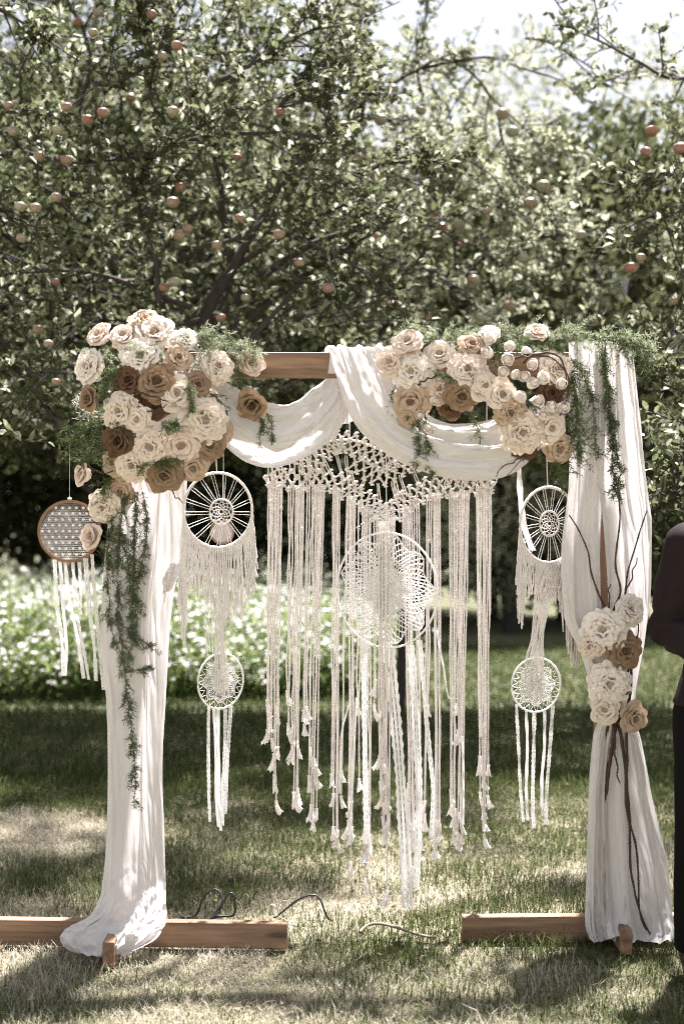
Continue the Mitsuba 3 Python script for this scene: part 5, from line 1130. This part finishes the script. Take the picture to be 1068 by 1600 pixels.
def hand(wrist, d, out, side):
    """palm, four bent fingers and a thumb closing over the other hand"""
    d = unit(d); out = unit(out); acr = unit(np.cross(d, out)) * side
    pc = wrist + d * 0.045
    bones = [(wrist, .026, pc + acr * .018, .017), (wrist, .026, pc - acr * .018, .017), (pc + acr * .018, .017, pc - acr * .018, .017), (pc + acr * .028 + d * .035, .012, pc - acr * .028 + d * .03, .011), (pc, .02, pc + d * .035, .014)]
    for k, L in enumerate((.072, .080, .075, .060)):
        b0 = pc + d * .038 + acr * (.029 - .0195 * k)
        b1 = b0 + (d * .9 + out * .35) * L * .45; b2 = b1 + (d * .35 + out * .95) * L * .32; b3 = b2 + (-d * .3 + out * .9) * L * .24
        bones += [(b0, .0098, b1, .0090), (b1, .0090, b2, .0084), (b2, .0084, b3, .0074)]
    t0 = pc - d * .015 + acr * .032; t1 = t0 + acr * .022 + d * .03 + out * .012; t2 = t1 + d * .026 + out * .016
    return bones + [(t0, .013, t1, .0105), (t1, .0105, t2, .0088)]
wrR, wrL = W(-0.045, -0.225, 0.98), W(0.055, -0.215, 0.985)
bb = [(W(0, 0, 1.42), .052, W(0, -.015, 1.52), .054), (W(0, -.012, 1.655), (.074, .092, .098), W(0, -.035, 1.585), (.054, .062, .05)), (W(0, -.012, 1.665), (.076, .094, .095), W(0, .01, 1.66), (.074, .09, .09)),
      (W(0, -.10, 1.645), .011, W(0, -.118, 1.612), .016), (W(-.077, 0, 1.65), (.010, .018, .030), W(-.080, .005, 1.635), (.009, .014, .022)), (W(.077, 0, 1.65), (.010, .018, .030), W(.080, .005, 1.635), (.009, .014, .022)),
      (W(-.022, -.085, 1.577), .012, W(.022, -.085, 1.577), .012), (W(-.032, -.088, 1.668), .011, W(.032, -.088, 1.668), .011), (W(0, -.07, 1.545), .024, W(0, -.03, 1.57), .05),
      (W(0, 0, 1.44), .06, W(0, 0, 1.30), (.13, .08, .10))]
put('body', body(bb, 0.009, 6), 'm_skin', man, smooth=True)
put('hand', body([(W(-.09, -.20, .995), .028, wrR, .026)] + hand(wrR, (0.9, -.2, -.15), (0.1, -.55, -.75), -1), 0.004, 5), 'm_skin', man, smooth=True)
put('hand', body([(W(.10, -.19, 1.0), .028, wrL, .026)] + hand(wrL + [0, .035, -.012], (-0.9, -.1, -.2), (-.1, -.45, -.8), 1), 0.004, 5), 'm_skin', man, smooth=True)
for s in (-1, 1):
    e = W(.031 * s, -.098, 1.652)
    ek = put('eye', (trimesh.creation.icosphere(2, 0.0115).vertices + e, trimesh.creation.icosphere(2, 0.0115).faces), 'm_shirt', man, smooth=True)
    put('iris', (trimesh.creation.icosphere(2, 0.0052).vertices + e + [0, -.0078, 0], trimesh.creation.icosphere(2, 0.0052).faces), 'm_hair', ek, smooth=True)
put('mouth', body([(W(-.02, -.098, 1.578), .005, W(.02, -.098, 1.578), .005)], 0.005, 2), 'm_petal_tan', man, smooth=True)
put('hair', body([(W(0, .012, 1.715), (.080, .094, .058), W(0, .03, 1.665), (.079, .082, .08)), (W(0, -.055, 1.735), (.06, .04, .028), W(0, .0, 1.735), (.07, .08, .045))], 0.012, 4), 'm_hair', man, smooth=True)
put('shirt', body([(W(0, -.015, 1.475), (.062, .06, .03), W(0, -.02, 1.44), (.07, .065, .03)), (W(0, -.055, 1.43), (.05, .05, .03), W(0, -.085, 1.20), (.05, .045, .05))], 0.015, 4), 'm_shirt', man, smooth=True)
sh, el = 0.185, W(-.228, .015, 1.125)
torso = [(W(-.13, 0, 1.405), (.075, .085, .065), W(.13, 0, 1.405), (.075, .085, .065)), (W(0, 0, 1.37), (.17, .11, .10), W(0, 0, 1.13), (.155, .105, .10)), (W(0, 0, 1.13), (.155, .105, .10), W(0, 0, .96), (.185, .125, .07)), (W(0, .0, .96), (.19, .125, .06), W(0, 0, .885), (.215, .14, .03)),
         (W(-.05, 0, 1.47), (.05, .06, .03), W(.05, 0, 1.47), (.05, .06, .03))]
armR = [(W(-.165, .005, 1.395), .074, W(-.200, .012, 1.27), .066), (W(-.200, .012, 1.27), .066, el, .055), (el, .057, W(-.085, -.20, .995), .043)]
elL = W(.232, .02, 1.125)
armL = [(W(.165, .005, 1.395), .074, W(.205, .012, 1.27), .064), (W(.205, .012, 1.27), .064, elL, .052), (elL, .054, W(.095, -.19, 1.0), .043)]
jk = body(torso + armR + armL, 0.016, 8)
v = np.array(jk.vertices); nrm = np.array(jk.vertex_normals)
q = v - W(0, 0, 0)
sleeve = np.clip((np.abs(q[:, 0]) - 0.15) / 0.04, 0, 1)
cre = np.sin(q[:, 2] * 95 + 9 * q[:, 0] + 4 * np.sin(q[:, 1] * 25)) * np.exp(-((q[:, 2] - 1.12) / 0.075) ** 2) * sleeve * 0.010
v = v + nrm * (cre + (meshkit.fbm(v * 11, 3) - 0.5) * 0.012)[:, None]
put('jacket', (v, jk.faces), 'm_suit', man, smooth=True)
put('lapel', body([(W(-.035, -.115, 1.39), (.03, .012, .02), W(-.01, -.125, 1.18), (.012, .01, .02))], 0.015, 2), 'm_suit', man, smooth=True)
put('lapel', body([(W(.035, -.115, 1.39), (.03, .012, .02), W(.01, -.125, 1.18), (.012, .01, .02))], 0.015, 2), 'm_suit', man, smooth=True)
legs = [(W(0, 0, .93), (.165, .115, .06), W(0, 0, .86), (.165, .115, .05))]
for s in (-1, 1):
    legs += [(W(.110 * s, 0, .86), (.102, .108, .06), W(.138 * s, -.01, .50), (.074, .078, .05)), (W(.138 * s, -.01, .50), (.072, .076, .05), W(.142 * s, .01, .085), (.060, .075, .02))]
tr_ = body(legs, 0.02, 5); v = np.array(tr_.vertices)
v = v + np.array(tr_.vertex_normals) * ((meshkit.fbm(v * [9, 9, 5], 3) - 0.5) * 0.018)[:, None]
put('trousers', (v, tr_.faces), 'm_trouser', man, smooth=True)
for s in (-1, 1):
    put('shoe', body([(W(.142 * s, .03, .045), (.040, .045, .045), W(.155 * s, -.15, .032), (.042, .05, .030)), (W(.155 * s, -.15, .03), (.042, .05, .03), W(.158 * s, -.20, .026), (.034, .03, .022)), (W(.142 * s, .03, .07), .045, W(.142 * s, .02, .10), .042)], 0.012, 4), 'm_shoe', man, smooth=True)
